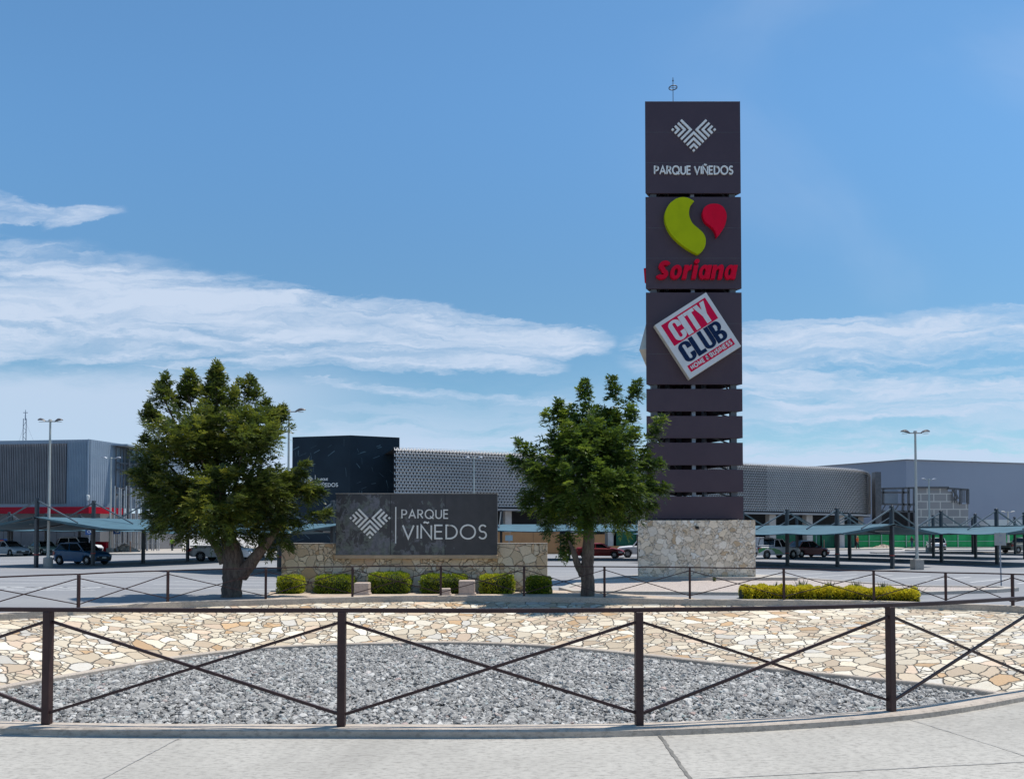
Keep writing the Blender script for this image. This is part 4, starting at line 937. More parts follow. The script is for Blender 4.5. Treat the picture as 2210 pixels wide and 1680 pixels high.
def shrub(name, label, x0, x1, y0, y1, Y, depth, m_leaf, seed, group=None, n=5200, lobes=None, leaf=0.05, cat='shrub'):
    rs = np.random.RandomState(seed); a = P(x0, y1, Y); c = P(x1, y0, Y); z0 = -0.32; z1 = c.z; w = c.x - a.x; cx = (a.x + c.x) / 2; h = z1 - z0
    t = thing(name, label, cat, (cx, Y + depth / 2, z0), group)
    d = rs.uniform(-1, 1, (n, 3)); ax_ = rs.choice(3, n, p=[0.22, 0.40, 0.38]); d[np.arange(n), ax_] = np.where(rs.uniform(0, 1, n) < 0.5, -1, 1); d = d / (np.abs(d) ** 5).sum(1, keepdims=True) ** 0.2
    bump = 1 + 0.03 * np.sin(d[:, 0] * 5 + seed) * np.cos(d[:, 2] * 4 + seed * 2) + 0.04 * np.sin(d[:, 0] * 13 + d[:, 2] * 9)
    sc = rs.uniform(0.88, 1.02, n) * bump * 1.0
    o = np.stack([cx + d[:, 0] * w / 2 * sc, Y + depth / 2 + d[:, 1] * depth / 2 * sc, z0 + h / 2 + d[:, 2] * h / 2 * sc], 1); o[:, 2] = np.maximum(o[:, 2], z0 + 0.02)
    D = nrmz(d * 0.8 + rs.normal(0, 0.55, (n, 3)) + np.array([0, 0, 0.35])); S = nrmz(np.cross(D, rs.normal(size=(n, 3)) * 0.6 + np.array([0, 0, 1.0])))
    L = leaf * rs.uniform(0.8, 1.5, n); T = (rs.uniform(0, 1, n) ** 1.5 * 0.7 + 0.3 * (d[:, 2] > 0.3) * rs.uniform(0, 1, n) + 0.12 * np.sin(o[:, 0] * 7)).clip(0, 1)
    m = MB(); k = 0.84; m.box((cx, Y + depth / 2, z0 + h * 0.44), (w * k, depth * k, h * 0.86), 0, min(w, depth, h) * 0.22)  # solid dark box inside the leaf shell, standing in for inner shade
    m.build('dark_core', M_core, t); leafmesh('foliage', m_leaf, t, o, D, S, L, L * 0.5, T); return t
GB = 'clipped shrubs in front of the monument wall'
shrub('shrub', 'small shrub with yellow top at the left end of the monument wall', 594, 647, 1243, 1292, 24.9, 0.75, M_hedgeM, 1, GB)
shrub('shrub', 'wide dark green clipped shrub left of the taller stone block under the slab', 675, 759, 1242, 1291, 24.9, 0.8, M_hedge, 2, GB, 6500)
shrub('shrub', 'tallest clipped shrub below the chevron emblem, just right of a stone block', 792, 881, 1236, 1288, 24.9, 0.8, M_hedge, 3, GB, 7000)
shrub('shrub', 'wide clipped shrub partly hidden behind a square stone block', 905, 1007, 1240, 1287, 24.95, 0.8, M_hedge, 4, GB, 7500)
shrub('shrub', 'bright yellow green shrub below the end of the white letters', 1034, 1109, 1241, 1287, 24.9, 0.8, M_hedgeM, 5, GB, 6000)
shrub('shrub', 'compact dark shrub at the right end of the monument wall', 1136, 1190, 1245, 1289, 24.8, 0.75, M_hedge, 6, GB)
def hedge(pts, hw_, zt_, n=26000):
    rs = np.random.RandomState(77); pa = [Vector(p) for p in pts]; sp = spline([(p.x, p.y, 0) for p in pa], False, 12); t = thing('hedge', 'long low golden hedge behind the far railing, right of the sign tower', 'hedge', (sp[0].x, sp[0].y, -0.32))
    seg = rs.uniform(0, len(sp) - 1.001, n); O = []; NN = []; m = MB()
    S_ = np.array([(p.x, p.y) for p in sp]); k = seg.astype(int); f = (seg - k)[:, None]; c = S_[k] * (1 - f) + S_[k + 1] * f
    tg = nrmz(S_[k + 1] - S_[k]); nr = np.stack([-tg[:, 1], tg[:, 0]], 1)
    a = rs.uniform(-0.25, PI + 0.25, n); ca = np.sign(np.cos(a)) * np.abs(np.cos(a)) ** 0.5; sa = np.sign(np.sin(a)) * np.abs(np.sin(a)) ** 0.6
    bump = 1 + 0.10 * np.sin(seg * 1.3) + 0.07 * np.sin(seg * 3.1 + 1); endf = np.clip(np.minimum(seg, len(sp) - 1 - seg) / 1.2, 0, 1) ** 0.5
    bump = bump * (0.55 + 0.45 * endf) * rs.uniform(0.84, 1.06, n)
    H = zt_ + 0.32; o = np.stack([c[:, 0] + nr[:, 0] * ca * hw_ * bump, c[:, 1] + nr[:, 1] * ca * hw_ * bump, -0.32 + np.maximum(0.02, 0.12 + sa * (H - 0.12) * bump)], 1)
    out = nrmz(np.stack([nr[:, 0] * ca, nr[:, 1] * ca, sa], 1)); D = nrmz(out * 0.8 + rs.normal(0, 0.55, (n, 3)) + np.array([0, 0, 0.35])); S = nrmz(np.cross(D, rs.normal(size=(n, 3)) * 0.6 + np.array([0, 0, 1.0])))
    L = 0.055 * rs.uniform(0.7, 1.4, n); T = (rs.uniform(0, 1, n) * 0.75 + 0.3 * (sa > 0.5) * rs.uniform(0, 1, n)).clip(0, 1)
    for i in range(len(sp) - 1): m.bar(Vector((sp[i].x, sp[i].y, -0.32 + H * 0.4)), Vector((sp[i + 1].x, sp[i + 1].y, -0.32 + H * 0.4)), hw_ * 1.5, H * 0.78)  # dark bars inside the hedge stand in for shade among its leaves
    m.build('dark_core', M_core, t); leafmesh('foliage', M_hedgeY, t, o, D, S, L, L * 0.5, T)
hedge([(6.95, 23.25, 0), (8.4, 23.1, 0), (9.9, 22.7, 0), (11.55, 21.75, 0)], 0.42, P(1750, 1266, 23.0).z)
M_block = concrete('stone_block', (0.52, 0.42, 0.36), (0.44, 0.36, 0.31), (0.30, 0.25, 0.22))
def block(label, x0, x1, y0, Y, w2):
    a = P(x0, 1290, Y); c = P(x1, y0, Y); m = MB(); m.box(((a.x + c.x) / 2, Y + w2 / 2, (c.z - 0.34) / 2), (c.x - a.x, w2, c.z + 0.34), 0.03, 0.02)
    m.box(((a.x + c.x) / 2 + 0.01, Y + w2 / 2, -0.27), ((c.x - a.x) * 1.08, w2 * 1.06, 0.11), 0.03, 0.01)
    return tag(m.build('stone_block', M_block), label, 'block')
block('squat stone block between the two left clipped shrubs', 763, 795, 1257, 24.4, 0.45)
block('tallest square stone block, in front of a shrub under the white letters', 989, 1024, 1252, 24.4, 0.45)
block('very small pale stone block behind a far railing post', 948, 971, 1269, 24.3, 0.3)
# spiky tufts behind the hedge, one weed by the plinth
M_blade = leaf_mat('blade_leaf', (0.02, 0.035, 0.015), (0.06, 0.085, 0.03), (0.20, 0.19, 0.08), 0.15)
def tuft(label, px, ytop, Y, n, seed, spread=0.5, group='spiky tufts behind the golden hedge'):
    rs = np.random.RandomState(seed); b = P(px, 1270, Y); zb = -0.26; H = P(px, ytop, Y).z - zb
    t = thing('spiky_plant', label, 'plant', (b.x, Y, zb), group); m = MB()
    for i in range(n):
        a = rs.uniform(0, 2 * PI); s = rs.uniform(0.1, 1) * spread; h = H * rs.uniform(0.6, 1.15); d = Vector((math.cos(a) * s, math.sin(a) * s, 0)); w = Vector((-math.sin(a), math.cos(a), 0)) * 0.024
        q = [Vector((b.x, Y, zb)) + d * 0.15 * k_ + Vector((0, 0, 0)) for k_ in (1,)][0]; p1 = q + d * 0.35 * H + Vector((0, 0, h * 0.55)); p2 = q + d * H * 0.85 + Vector((0, 0, h))
        m.face([q - w, q + w, p1 + w * 0.8, p1 - w * 0.8]); m.face([p1 - w * 0.8, p1 + w * 0.8, p2])
    o = m.build('blades', M_blade, t); at = o.data.attributes.new('tint', 'FLOAT', 'FACE'); at.data.foreach_set('value', np.repeat(rs.uniform(0, 1, n), 2).astype(np.float32))
tuft('small thin tuft at the left end of the golden hedge', 1673, 1254, 24.4, 20, 1, 0.35)
tuft('wide spiky tuft rising behind the hedge just right of a railing post', 1728, 1249, 24.4, 60, 2, 0.6)
tuft('second wide spiky tuft, near the middle of the golden hedge', 1788, 1253, 24.3, 44, 3, 0.6)
tuft('dense spiky tuft left of the railing post near the right part of the hedge', 1848, 1252, 24.2, 54, 4, 0.6)
tuft('loose spiky tuft just right of the post near the hedge end', 1905, 1255, 24.1, 46, 5, 0.6)
tuft('sparse dry plant leaning past the right end of the hedge', 1972, 1257, 23.6, 22, 6, 1.1)
tuft('pale green weed growing by the tower plinth', 1541, 1243, 31.6, 34, 7, 0.5, None)

# ------------------------------------------------------------------ buildings
M_corr = mat('light_corrugated', (0.27, 0.33, 0.40), (0.24, 0.30, 0.37), scale=0.6, rough=0.45, metal=0.0)
M_fin = mat('fin_metal', (0.27, 0.26, 0.27), (0.22, 0.21, 0.22), scale=0.6, rough=0.5)
M_dkwall = mat('dark_cladding', (0.085, 0.075, 0.080), (0.070, 0.062, 0.068), scale=0.8, rough=0.6)
M_redband = mat('red_band', (0.40, 0.003, 0.02), (0.34, 0.003, 0.018), scale=0.5, rough=0.6, spec=0.2)
M_gconc = mat('grey_render', (0.19, 0.195, 0.205), (0.155, 0.16, 0.17), scale=0.5, rough=0.85)
M_glass = mat('blue_glass', (0.05, 0.075, 0.10), (0.035, 0.055, 0.08), scale=0.3, rough=0.06, spec=1.0)
M_stud = mat('zinc_stud', (0.42, 0.44, 0.46), (0.34, 0.36, 0.38), scale=2, rough=0.4, metal=0.2)
def wallbox(m, a, b, z0, z1, th=0.3, n=1):
    """wall from a to b (plan points), thickness behind (away from camera)"""
    a = Vector((a[0], a[1], 0)); b = Vector((b[0], b[1], 0)); u = (b - a).normalized(); nr = Vector((-u.y, u.x, 0)) * th
    pts = [a, b, b + nr, a + nr]; m.raw([p + Vector((0, 0, z0)) for p in pts] + [p + Vector((0, 0, z1)) for p in pts], [(3, 2, 1, 0), (4, 5, 6, 7), (0, 1, 5, 4), (1, 2, 6, 5), (2, 3, 7, 6), (3, 0, 4, 7)])
CN = Vector((-51.4, 93.0)); LD = Vector((-0.993, 0.114)); RD = Vector((0.30, 0.954))
ZT = 1.62 + 208 * 93 / F
store = thing('store_building', 'corrugated store building with dark ribbed panel and red band on the left', 'building', (CN.x, CN.y, GZ))
def cl(d): return CN + LD * d
def cr(d): return CN + RD * d
zr0, zr1 = P(150, 1107, 93).z, P(150, 1093, 93).z
m = MB(); wallbox(m, cl(36), cl(0), zr1, ZT, 0.3); wallbox(m, cr(0.0), cr(16), zr1, ZT, 0.3); m.build('upper_wall', M_corr, store)
m = MB(); m.box((CN.x - 18 + 4, CN.y + 14, ZT - 0.3), (34, 22, 0.2)); m.build('roof', M_corr, store)
m = MB()
for i in range(8, 22): q = cl(i * 0.42 + 0.25 - 3.36); q2 = Vector((-LD.y, LD.x)) * 0.0; 
d = 0.12
while d < 5.0: q = cl(d); m.box((q.x, q.y - 0.05, (zr1 + ZT) / 2), (0.05, 0.045, ZT - zr1 - 0.1)); d += 0.21
d = 0.12
while d < 9.0: q = cr(d); m.box((q.x + 0.01, q.y, (zr1 + ZT) / 2), (0.04, 0.05, ZT - zr1 - 0.1)); d += 0.30
m.build('ribs', M_corr, store)
zd0, zd1 = P(70, 1086, 94).z, P(70, 958, 94).z
dx = 3.05
m = MB(); a, b = cl(36), cl(dx); wallbox(m, (a.x, a.y - 0.16), (b.x, b.y - 0.16), zd0, zd1, 0.14); m.build('dark_panel', M_dkwall, store)
m = MB(); d = dx + 0.1; rnd = random.Random(4)
while d < 16: q = cl(d); m.box((q.x, q.y - 0.20, (zd0 + zd1) / 2), (0.07, 0.07, zd1 - zd0)); d += rnd.choice((0.20, 0.22, 0.26))
m.build('fins', M_fin, store)
m = MB(); a, b = cl(36), cl(-0.2); wallbox(m, (a.x, a.y - 0.5), (b.x, b.y - 0.5), zr0, zr1, 0.6); a, b = cl(-0.2), cr(4.8); m.raw([(a.x, a.y - .5, zr0), (b.x + .45, b.y, zr0), (b.x + .45, b.y, zr1), (a.x, a.y - .5, zr1)], [(0, 1, 2, 3)]); m.build('red_band', M_redband, store)
m = MB(); a, b = cl(36), cl(-0.5); wallbox(m, (a.x, a.y + 1.6), (b.x, b.y + 1.6), GZ, zr0 + 0.2, 0.3); wallbox(m, cr(1.6), cr(16), GZ, zr0 + 0.2, 0.3)
m.build('ground_wall', M_gconc, store)
m = MB()
for k in range(9): q = cl(k * 2.4 + 0.5); m.box((q.x, q.y + 1.59, 1.2), (0.04, 0.03, 3.2))
m.build('panel_seams', M_dkwall, store)
m = MB(); m.tube([(CN.x - 0.12, CN.y - 0.2, ZT), (CN.x - 0.12, CN.y - 0.2, zr1)], 0.09, 8); m.build('downpipe', M_corr, store)
q = P(190, 1070, 92.6); m = MB(); m.box((q.x, q.y, q.z), (0.3, 0.3, 0.25), 0, 0.04); m.tube([(q.x, q.y, q.z - .12), (q.x, q.y, q.z - .5)], [0.17, 0.12], 10); m.build('security_camera', M_white, store)
# glazed entrance tower under construction on the right face
zg = ZT - 0.25; gb = P(280, 1052, 96).z
def crx(px):    # distance along the right face seen at picture column px
    k = (px - CX) / F; return (CN.x - k * CN.y) / (k * RD.y - RD.x)
for px, w in ((243.5, .14), (253, .10), (260, .14), (270, .34), (289, .14), (311, .25), (330, .3)):
    q = cr(crx(px)); MB().box((q.x + 0.35, q.y - 0.1, (zg + GZ) / 2), (w, w, zg - GZ)).build('frame_post', M_steel, store)
for i, (p0, p1) in enumerate(((274, 288), (292, 309), (314, 328))):
    for z0, z1 in ((P(280, 995, 96).z + .1, zg - 0.5), (gb + .2, P(280, 1000, 96).z - 0.3)):
        a, b = cr(crx(p0)), cr(crx(p1)); w_ = MB(); w_.raw([(a.x + .30, a.y, z0), (b.x + .30, b.y, z0), (b.x + .30, b.y, z1), (a.x + .30, a.y, z1)], [(0, 1, 2, 3)])
        w_.raw([(a.x + .27, a.y, z0), (b.x + .27, b.y, z0), (b.x + .27, b.y, z1), (a.x + .27, a.y, z1)], [(3, 2, 1, 0)]); w_.build('window', M_glass, store)
m = MB()
for z in (zg - 0.2, P(280, 997, 96).z, gb, P(250, 1010, 95).z, P(250, 1065, 95).z):
    a, b = cr(crx(244)), cr(crx(335)); m.bar((a.x + .4, a.y - .1, z), (b.x + .4, b.y - .1, z), 0.16, 0.2)
m.build('frame_rail', M_steel, store)
sf = thing('stud_frame', 'open row of thin zinc wall studs standing in front of the store entrance', 'frame', (P(295, 1188, 92).x, 92, GZ))
for i in range(17):
    px = 246 + i * 6.0 + (i % 3) * 0.8; zt_ = P(px, 1048 + (i % 4) * 3, 92).z; p = P(px, 1190, 92); MB().box((p.x, 92 + (i % 2) * 0.3, (zt_ - .2) / 2), (0.10, 0.10, zt_ + 0.2)).build('stud', M_stud, sf)
for py in (1144, 1172): a, b = P(246, py, 92), P(345, py, 92); MB().bar(a, b, 0.07, 0.07).build('track', M_stud, sf)

M_dknavy = mat('dark_green_panel', (0.012, 0.025, 0.038), (0.008, 0.018, 0.029), scale=0.35, rough=0.6, spec=0.25)
M_streak = mat('streak_inlay', (0.07, 0.13, 0.165), (0.03, 0.06, 0.08), scale=0.5, rough=0.5)
cb = thing('dark_building', 'tall windowless dark blue green block with scattered light streaks and a small white logo', 'building', (-19, 90, GZ))
pa, pb, pc = Vector((-26.4, 91.7)), Vector((-19.06, 90.0)), Vector((-13.58, 92.1)); za, zb2, zc2 = 1.62 + 213 * 91.7 / F, 1.62 + 217 * 90 / F, 1.62 + 212 * 92.1 / F; zc_ = zb2
pl = [pa, pb, pc, Vector((-17.6, 112)), Vector((-29, 112))]
m = MB(); m.prism([tuple(p) for p in pl], lambda u, v, t: Vector((u, v, t)), GZ, zc_); m.build('wall', M_dknavy, cb)
m = MB(); m.prism([(-31.5, 95), (-26.3, 94), (-26.3, 110), (-31.5, 110)], lambda u, v, t: Vector((u, v, t)), GZ, P(610, 1020, 94).z); m.build('annex', M_dknavy, cb)
m = MB(); m.box((-29, 93.9, P(600, 1075, 94).z), (5.0, 0.1, 0.12)); m.build('trim', M_streak, cb)
m = MB(); rnd = random.Random(9)
for i in range(90):
    face = rnd.random() < 0.56; a, b = (pa, pb) if face else (pb, pc); u = (b - a).normalized(); nr = Vector((u.y, -u.x)); L_ = (b - a).length
    s = rnd.uniform(0.4, L_ - 0.4); z = rnd.uniform(0.5, zc_ - 0.6); an = math.radians(rnd.choice((rnd.gauss(18, 7), rnd.gauss(100, 9), rnd.gauss(-50, 10)))); ln = rnd.uniform(0.5, 1.15)
    if face and 1.0 < s < 6.8 and 6.5 < z < 9.0: continue
    q = a + u * s; dv = Vector((u.x * math.cos(an), u.y * math.cos(an), math.sin(an))); c0 = Vector((q.x + nr.x * 0.012, q.y + nr.y * 0.012, z)); wv = Vector((u.x * -math.sin(an), u.y * -math.sin(an), math.cos(an)))
    w = rnd.choice((0.035, 0.045, 0.09)); e = dv * ln / 2; m.raw([c0 - e - wv * w * .2, c0 + e - wv * w * .2, c0 + e + wv * w * .8, c0 - e * 0.8 + wv * w * .6], [(0, 1, 2, 3)])
m.build('streaks', M_streak, cb)
u = (pb - pa).normalized(); nr3 = Vector((u.y, -u.x, 0)); u3 = Vector((u.x, u.y, 0))
fd_ = lambda s, v, t: Vector((pa.x, pa.y, 0)) + u3 * s + nr3 * (t + 0.01) + Vector((0, 0, v))
def dloc(px, py):
    k = (px - CX) / F; s = (k * pa.y - pa.x) / (u.x - k * u.y); Y = pa.y + u.y * s; return s, P(px, py, Y).z
m = MB(); a, b = dloc(648, 1037), dloc(675, 1037); emblem(m, fd_, (a[0] + b[0]) / 2, a[1], b[0] - a[0], 0.05); m.build('chevron_emblem', M_white, cb)
m = MB(); a, b = dloc(684.4, 1036.4), dloc(707.3, 1031); word(m, 'PARQUE', fd_, a[0], a[1], b[0] - a[0], b[1] - a[1], 0.05, 0.05, gap=0.3); a, b = dloc(684.4, 1050.3), dloc(729, 1041.3); word(m, 'VIÑEDOS', fd_, a[0], a[1], b[0] - a[0], b[1] - a[1], 0.075, 0.05, gap=0.25); m.build('lettering', M_white, cb)
m = MB(); a, b = dloc(679.3, 1041), dloc(680.2, 1025); m.prism([(a[0], a[1]), (b[0], a[1]), (b[0], b[1]), (a[0], b[1])], fd_, 0, 0.05); m.build('divider_bar', M_white, cb)

# long curved building wrapped in a scale-like screen
M_scale = mat('screen_metal', (0.55, 0.525, 0.505), (0.48, 0.46, 0.445), scale=0.25, rough=0.5)
M_void = mat('dark_void', (0.020, 0.023, 0.030), (0.015, 0.017, 0.022), scale=0.4, rough=0.8)
M_fascia = mat('fascia_metal', (0.30, 0.30, 0.31), (0.25, 0.25, 0.26), scale=0.6, rough=0.5)
M_col = mat('pale_column', (0.42, 0.41, 0.40), (0.33, 0.32, 0.31), scale=1.2, rough=0.8)
M_net = mat('green_shade_net', (0.010, 0.13, 0.065), (0.008, 0.085, 0.050), scale=1.0, rough=0.8)
mall = thing('curved_building', 'long curved shopping building wrapped in a pale perforated scale screen', 'building', (10, 94, GZ))
path = spline([(-13.2, 85.4, 0), (-7, 87.6, 0), (-1.8, 89.8, 0), (8, 93.2, 0), (20, 98.3, 0), (31.3, 103.4, 0), (38.3, 106.4, 0), (46.3, 110.2, 0), (51.5, 113.6, 0), (54.6, 117, 0), (56.4, 121, 0), (56.8, 126, 0)], False, 20)
cum = [0]
for i in range(1, len(path)): cum.append(cum[-1] + (path[i] - path[i - 1]).length)
LT = cum[-1]; cx_ = np.array([p.x for p in path]); cy2 = np.array([p.y for p in path]); cumn = np.array(cum)
def pp(s): return Vector((float(np.interp(s, cumn, cx_)), float(np.interp(s, cumn, cy2)), 0))
def pn(s):
    d = (pp(min(LT, s + 0.3)) - pp(max(0, s - 0.3))).normalized(); return Vector((d.y, -d.x, 0))
ZB_, ZTOP = 5.0, 11.5
def ztop(s): return ZTOP - 0.9 * max(0, (s - 70) / (LT - 70)) ** 1.6
NR = 19; cwid = 0.40; NCc = int(LT / cwid); m = MB()
def sp_(s, z, o): q = pp(min(max(s, 0), LT)); n_ = pn(min(max(s, 0.3), LT - 0.3)); return (q.x + n_.x * o, q.y + n_.y * o, z)
for r in range(NR):
    for c in range(NCc):
        s0 = (c + (0.5 if r % 2 else 0)) * cwid
        if s0 + cwid > LT: continue
        T_ = ztop(s0); h = (T_ - ZB_) / NR; z0 = ZB_ + r * h
        P0 = [(0, 0, 0.10), (1, 0, 0.0), (1, 1, 0.0), (0, 1, 0.10)]           # cell corners u, v, outward
        top_ = r == NR - 1
        hole = [(0.44, 0.10, 0.02), (0.86, 0.88, 0.0), (0.14, 0.90, 0.05)] if s0 < 52 else [(0.38, 0.22, 0.03), (0.70, 0.50, 0.0), (0.62, 0.80, 0.0), (0.32, 0.76, 0.05)]
        g_ = lambda q: sp_(s0 + q[0] * cwid, z0 + q[1] * h, q[2] + (0.10 * (1 - q[1]) ) + (-0.12 * max(0, q[1] - .2) if top_ else 0))
        a, b, cc, dd = [g_(q) for q in P0]; H_ = [g_(q) for q in hole]
        if len(hole) == 3: m.raw([a, b, cc, dd] + H_, [(0, 1, 5, 4), (1, 2, 5), (2, 3, 6, 5), (3, 0, 4, 6)])
        else: m.raw([a, b, cc, dd] + H_, [(0, 1, 5, 4), (1, 2, 6, 5), (2, 3, 7, 6), (3, 0, 4, 7)])
m.build('scale_screen', M_scale, mall)
m = MB()
for i in range(len(path) - 1):
    s0, s1 = cum[i], cum[i + 1]
    m.face([sp_(s0, ZB_ - 0.1, -0.35), sp_(s1, ZB_ - 0.1, -0.35), sp_(s1, ztop(s1) - 0.15, -0.35), sp_(s0, ztop(s0) - 0.15, -0.35)])
    m.face([sp_(s0, ztop(s0) - 0.15, -0.1), sp_(s1, ztop(s1) - 0.15, -0.1), sp_(s1, ztop(s1) - 0.15, -9), sp_(s0, ztop(s0) - 0.15, -9)])
m.build('backing_wall', M_void, mall)
m = MB()
for i in range(len(path) - 1):
    s0, s1 = cum[i], cum[i + 1]
    m.face([sp_(s0, ZB_ - 0.45, 0.05), sp_(s1, ZB_ - 0.45, 0.05), sp_(s1, ZB_ - 0.2, 0.05), sp_(s0, ZB_ - 0.2, 0.05)])
    m.face([sp_(s0, ZB_ - 0.2, 0.05), sp_(s1, ZB_ - 0.2, 0.05), sp_(s1, ZB_ - 0.2, -0.4), sp_(s0, ZB_ - 0.2, -0.4)])
m.build('fascia', M_fascia, mall)
m = MB()
for i in range(len(path) - 1):
    s0, s1 = cum[i], cum[i + 1]
    m.face([sp_(s0, ZB_ - 0.45, 0.05), sp_(s1, ZB_ - 0.45, 0.05), sp_(s1, ZB_ - 0.45, -5), sp_(s0, ZB_ - 0.45, -5)])
    m.face([sp_(s0, GZ, -4), sp_(s1, GZ, -4), sp_(s1, ZB_ - 0.44, -4), sp_(s0, ZB_ - 0.44, -4)])
m.build('ground_floor_wall', M_void, mall)
def s_at(px):
    best = min(range(len(path)), key=lambda i: abs(path[i].x / path[i].y - (px - CX) / F)); return cum[best]
for px in (1104, 1180, 1250, 1320, 1390, 1460, 1530, 1600, 1674, 1757, 1828, 1873):
    s = s_at(px); w = 1.15 if px > 1640 else 0.8; q = sp_(s, 0, -1.2); n_ = pn(s); MB().box((q[0], q[1], (ZB_ - 0.45 + GZ) / 2), (w, 0.8, ZB_ - 0.45 - GZ), math.atan2(n_.x, -n_.y)).build('column', M_col, mall)
for p0, p1, h in ((1345, 1450, 3.2), (1684, 1735, 3.1), (1765, 1790, 3.0), (1792, 1820, 3.0), (1838, 1868, 3.0)):
    s0, s1 = s_at(p0), s_at(p1); m = MB(); k = 6
    for i in range(k):
        a, b = s0 + (s1 - s0) * i / k, s0 + (s1 - s0) * (i + 1) / k; m.face([sp_(a, GZ, -1.7), sp_(b, GZ, -1.7 + 0.05), sp_(b, GZ + h, -1.7), sp_(a, GZ + h, -1.66)])
    m.build('shade_net', M_net, mall)
m = MB(); a = P(1888, 1113, 120); m.box((P(1894.5, 1100, 121).x, 121.5, 5.6), (0.95, 1.2, 12.2)); m.build('end_fin', M_steel, mall)
m = MB(); m.box((45, 132, 4), (26, 10, 8.6)); m.box((10, 110, 5), (40, 14, 12)); m.build('rear_block', M_void, mall)

M_wh = mat('warehouse_sheet', (0.26, 0.29, 0.36), (0.235, 0.265, 0.335), scale=0.06, rough=0.6)
wh = thing('warehouse', 'huge plain blue grey warehouse box closing the right background', 'building', (72.3, 140, GZ))
zt_ = P(1957, 992, 140).z; m = MB(); m.prism([(60, 156), (72.3, 140), (112, 151), (112, 190), (60, 190)], lambda u, v, t: Vector((u, v, t)), GZ, zt_); m.build('wall', M_wh, wh)
m = MB(); m.bar((60, 155.9, zt_ + 0.06), (72.3, 139.9, zt_ + 0.06), 0.3, 0.16); m.bar((72.3, 139.9, zt_ + 0.06), (112, 150.9, zt_ + 0.06), 0.3, 0.16); m.build('parapet_trim', M_fin, wh)

def block_mat():
    m = bpy.data.materials.new('blockwork'); m.use_nodes = True; n = NB(m.node_tree); m.node_tree.nodes.clear()
    b = n.node('ShaderNodeBsdfPrincipled'); o = n.node('ShaderNodeOutputMaterial'); n.l.new(b.outputs[0], o.inputs[0])
    t = n.node('ShaderNodeTexCoord'); x, y, z = n.sep(t.outputs['Object']); br = n.node('ShaderNodeTexBrick'); n.l.new(n.xyz(x, z, 0), br.inputs['Vector'])
    br.inputs['Color1'].default_value = (0.22, 0.225, 0.235, 1); br.inputs['Color2'].default_value = (0.26, 0.26, 0.265, 1); br.inputs['Mortar'].default_value = (0.46, 0.46, 0.44, 1)
    br.inputs['Scale'].default_value = 1.0; br.inputs['Mortar Size'].default_value = 0.085; br.inputs['Brick Width'].default_value = 2.1; br.inputs['Row Height'].default_value = 1.25
    n.l.new(br.outputs['Color'], b.inputs['Base Color']); b.inputs['Roughness'].default_value = 0.9; return m
M_blk = block_mat(); BY = 124.0
ub = thing('unfinished_building', 'unfinished block wall with pale mortar bands and open steel frame in front of the warehouse', 'building', (P(2030, 1187, BY).x, BY, GZ))
def bp_(px, py): p = P(px, py, BY); return (p.x, p.z)
outl = [bp_(1977, 1190), bp_(2088, 1190), bp_(2089, 1087), bp_(2070, 1087), bp_(2068, 1082), bp_(2062, 1075), bp_(2056, 1070), bp_(2056, 1060), bp_(2045, 1060), bp_(2044, 1053), bp_(1977, 1052)]
m = MB(); m.prism(outl, lambda u, v, t: Vector((u, BY + t, v)), 0, 0.5); m.build('block_wall', M_blk, ub)
m = MB(); a = bp_(1897, 1108); b = bp_(1976, 1052); m.prism([bp_(1896, 1190), bp_(1990, 1190), bp_(1990, 1103), bp_(1896, 1103)], lambda u, v, t: Vector((u, BY + t, v)), 2.0, 2.4); m.build('dark_opening', M_void, ub)
m = MB(); m.prism([bp_(1897, 1086), bp_(1945, 1086), bp_(1945, 1055), bp_(1897, 1055)], lambda u, v, t: Vector((u, BY + t, v)), 1.2, 1.4); m.build('sheet_panel', M_corr, ub)
def sbar(p, q, w=0.3, name='steel_member', dy=-0.2):
    a = P(*p, BY + dy); b = P(*q, BY + dy); return MB().bar(a, b, w, w).build(name, M_steel, ub)
for p, q in (((1897, 1054), (1977, 1052)), ((1897, 1062), (1960, 1062)), ((1897, 1087), (1978, 1088)), ((1897, 1102), (1978, 1103)), ((1905, 1054), (1905, 1087)), ((1948, 1053), (1948, 1103)), ((1960, 1052), (1960, 1185)), ((1972, 1052), (1972, 1185)), ((2044, 1053), (2088, 1056)), ((2072, 1055), (2072, 1087)), ((2088, 1055), (2088, 1087)),
             ((2057, 1055), (2066, 1076)), ((1977, 1051), (2046, 1051))): sbar(p, q)
for i in range(6): sbar((1902 + i * 14, 1102), (1910 + i * 14, 1089), 0.14)
for px in (2054, 2059, 2063, 2077, 2080, 2084): sbar((px, 1056), (px, 1084), 0.10, 'zinc_stud')

# ------------------------------------------------------------------ site fences and hoardings
M_fence = mat('green_net', (0.008, 0.33, 0.10), (0.006, 0.22, 0.07), scale=0.5, rough=0.75, detail=8)
M_fpost = mat('fence_post_paint', (0.30, 0.42, 0.38), (0.22, 0.32, 0.28), scale=1, rough=0.6)
gf = thing('site_fence', 'long bright green netted site fence below the warehouse', 'fence', (P(2050, 1182, 121).x, 121, GZ))
fp = [(53.5, 119), (62, 120.5), (74, 122.5), (88, 124.5), (104, 127)]
m = MB()
for (a, b) in zip(fp, fp[1:]):
    k = 8
    for i in range(k):
        x0_, y0_ = a[0] + (b[0] - a[0]) * i / k, a[1] + (b[1] - a[1]) * i / k; x1_, y1_ = a[0] + (b[0] - a[0]) * (i + 1) / k, a[1] + (b[1] - a[1]) * (i + 1) / k
        o_ = 0.12 * ((i % 2) - 0.5); m.face([(x0_, y0_ + o_, GZ), (x1_, y1_ - o_, GZ), (x1_, y1_ - o_, 1.78), (x0_, y0_ + o_, 1.80)])
m.build('netting', M_fence, gf)
L_ = 0
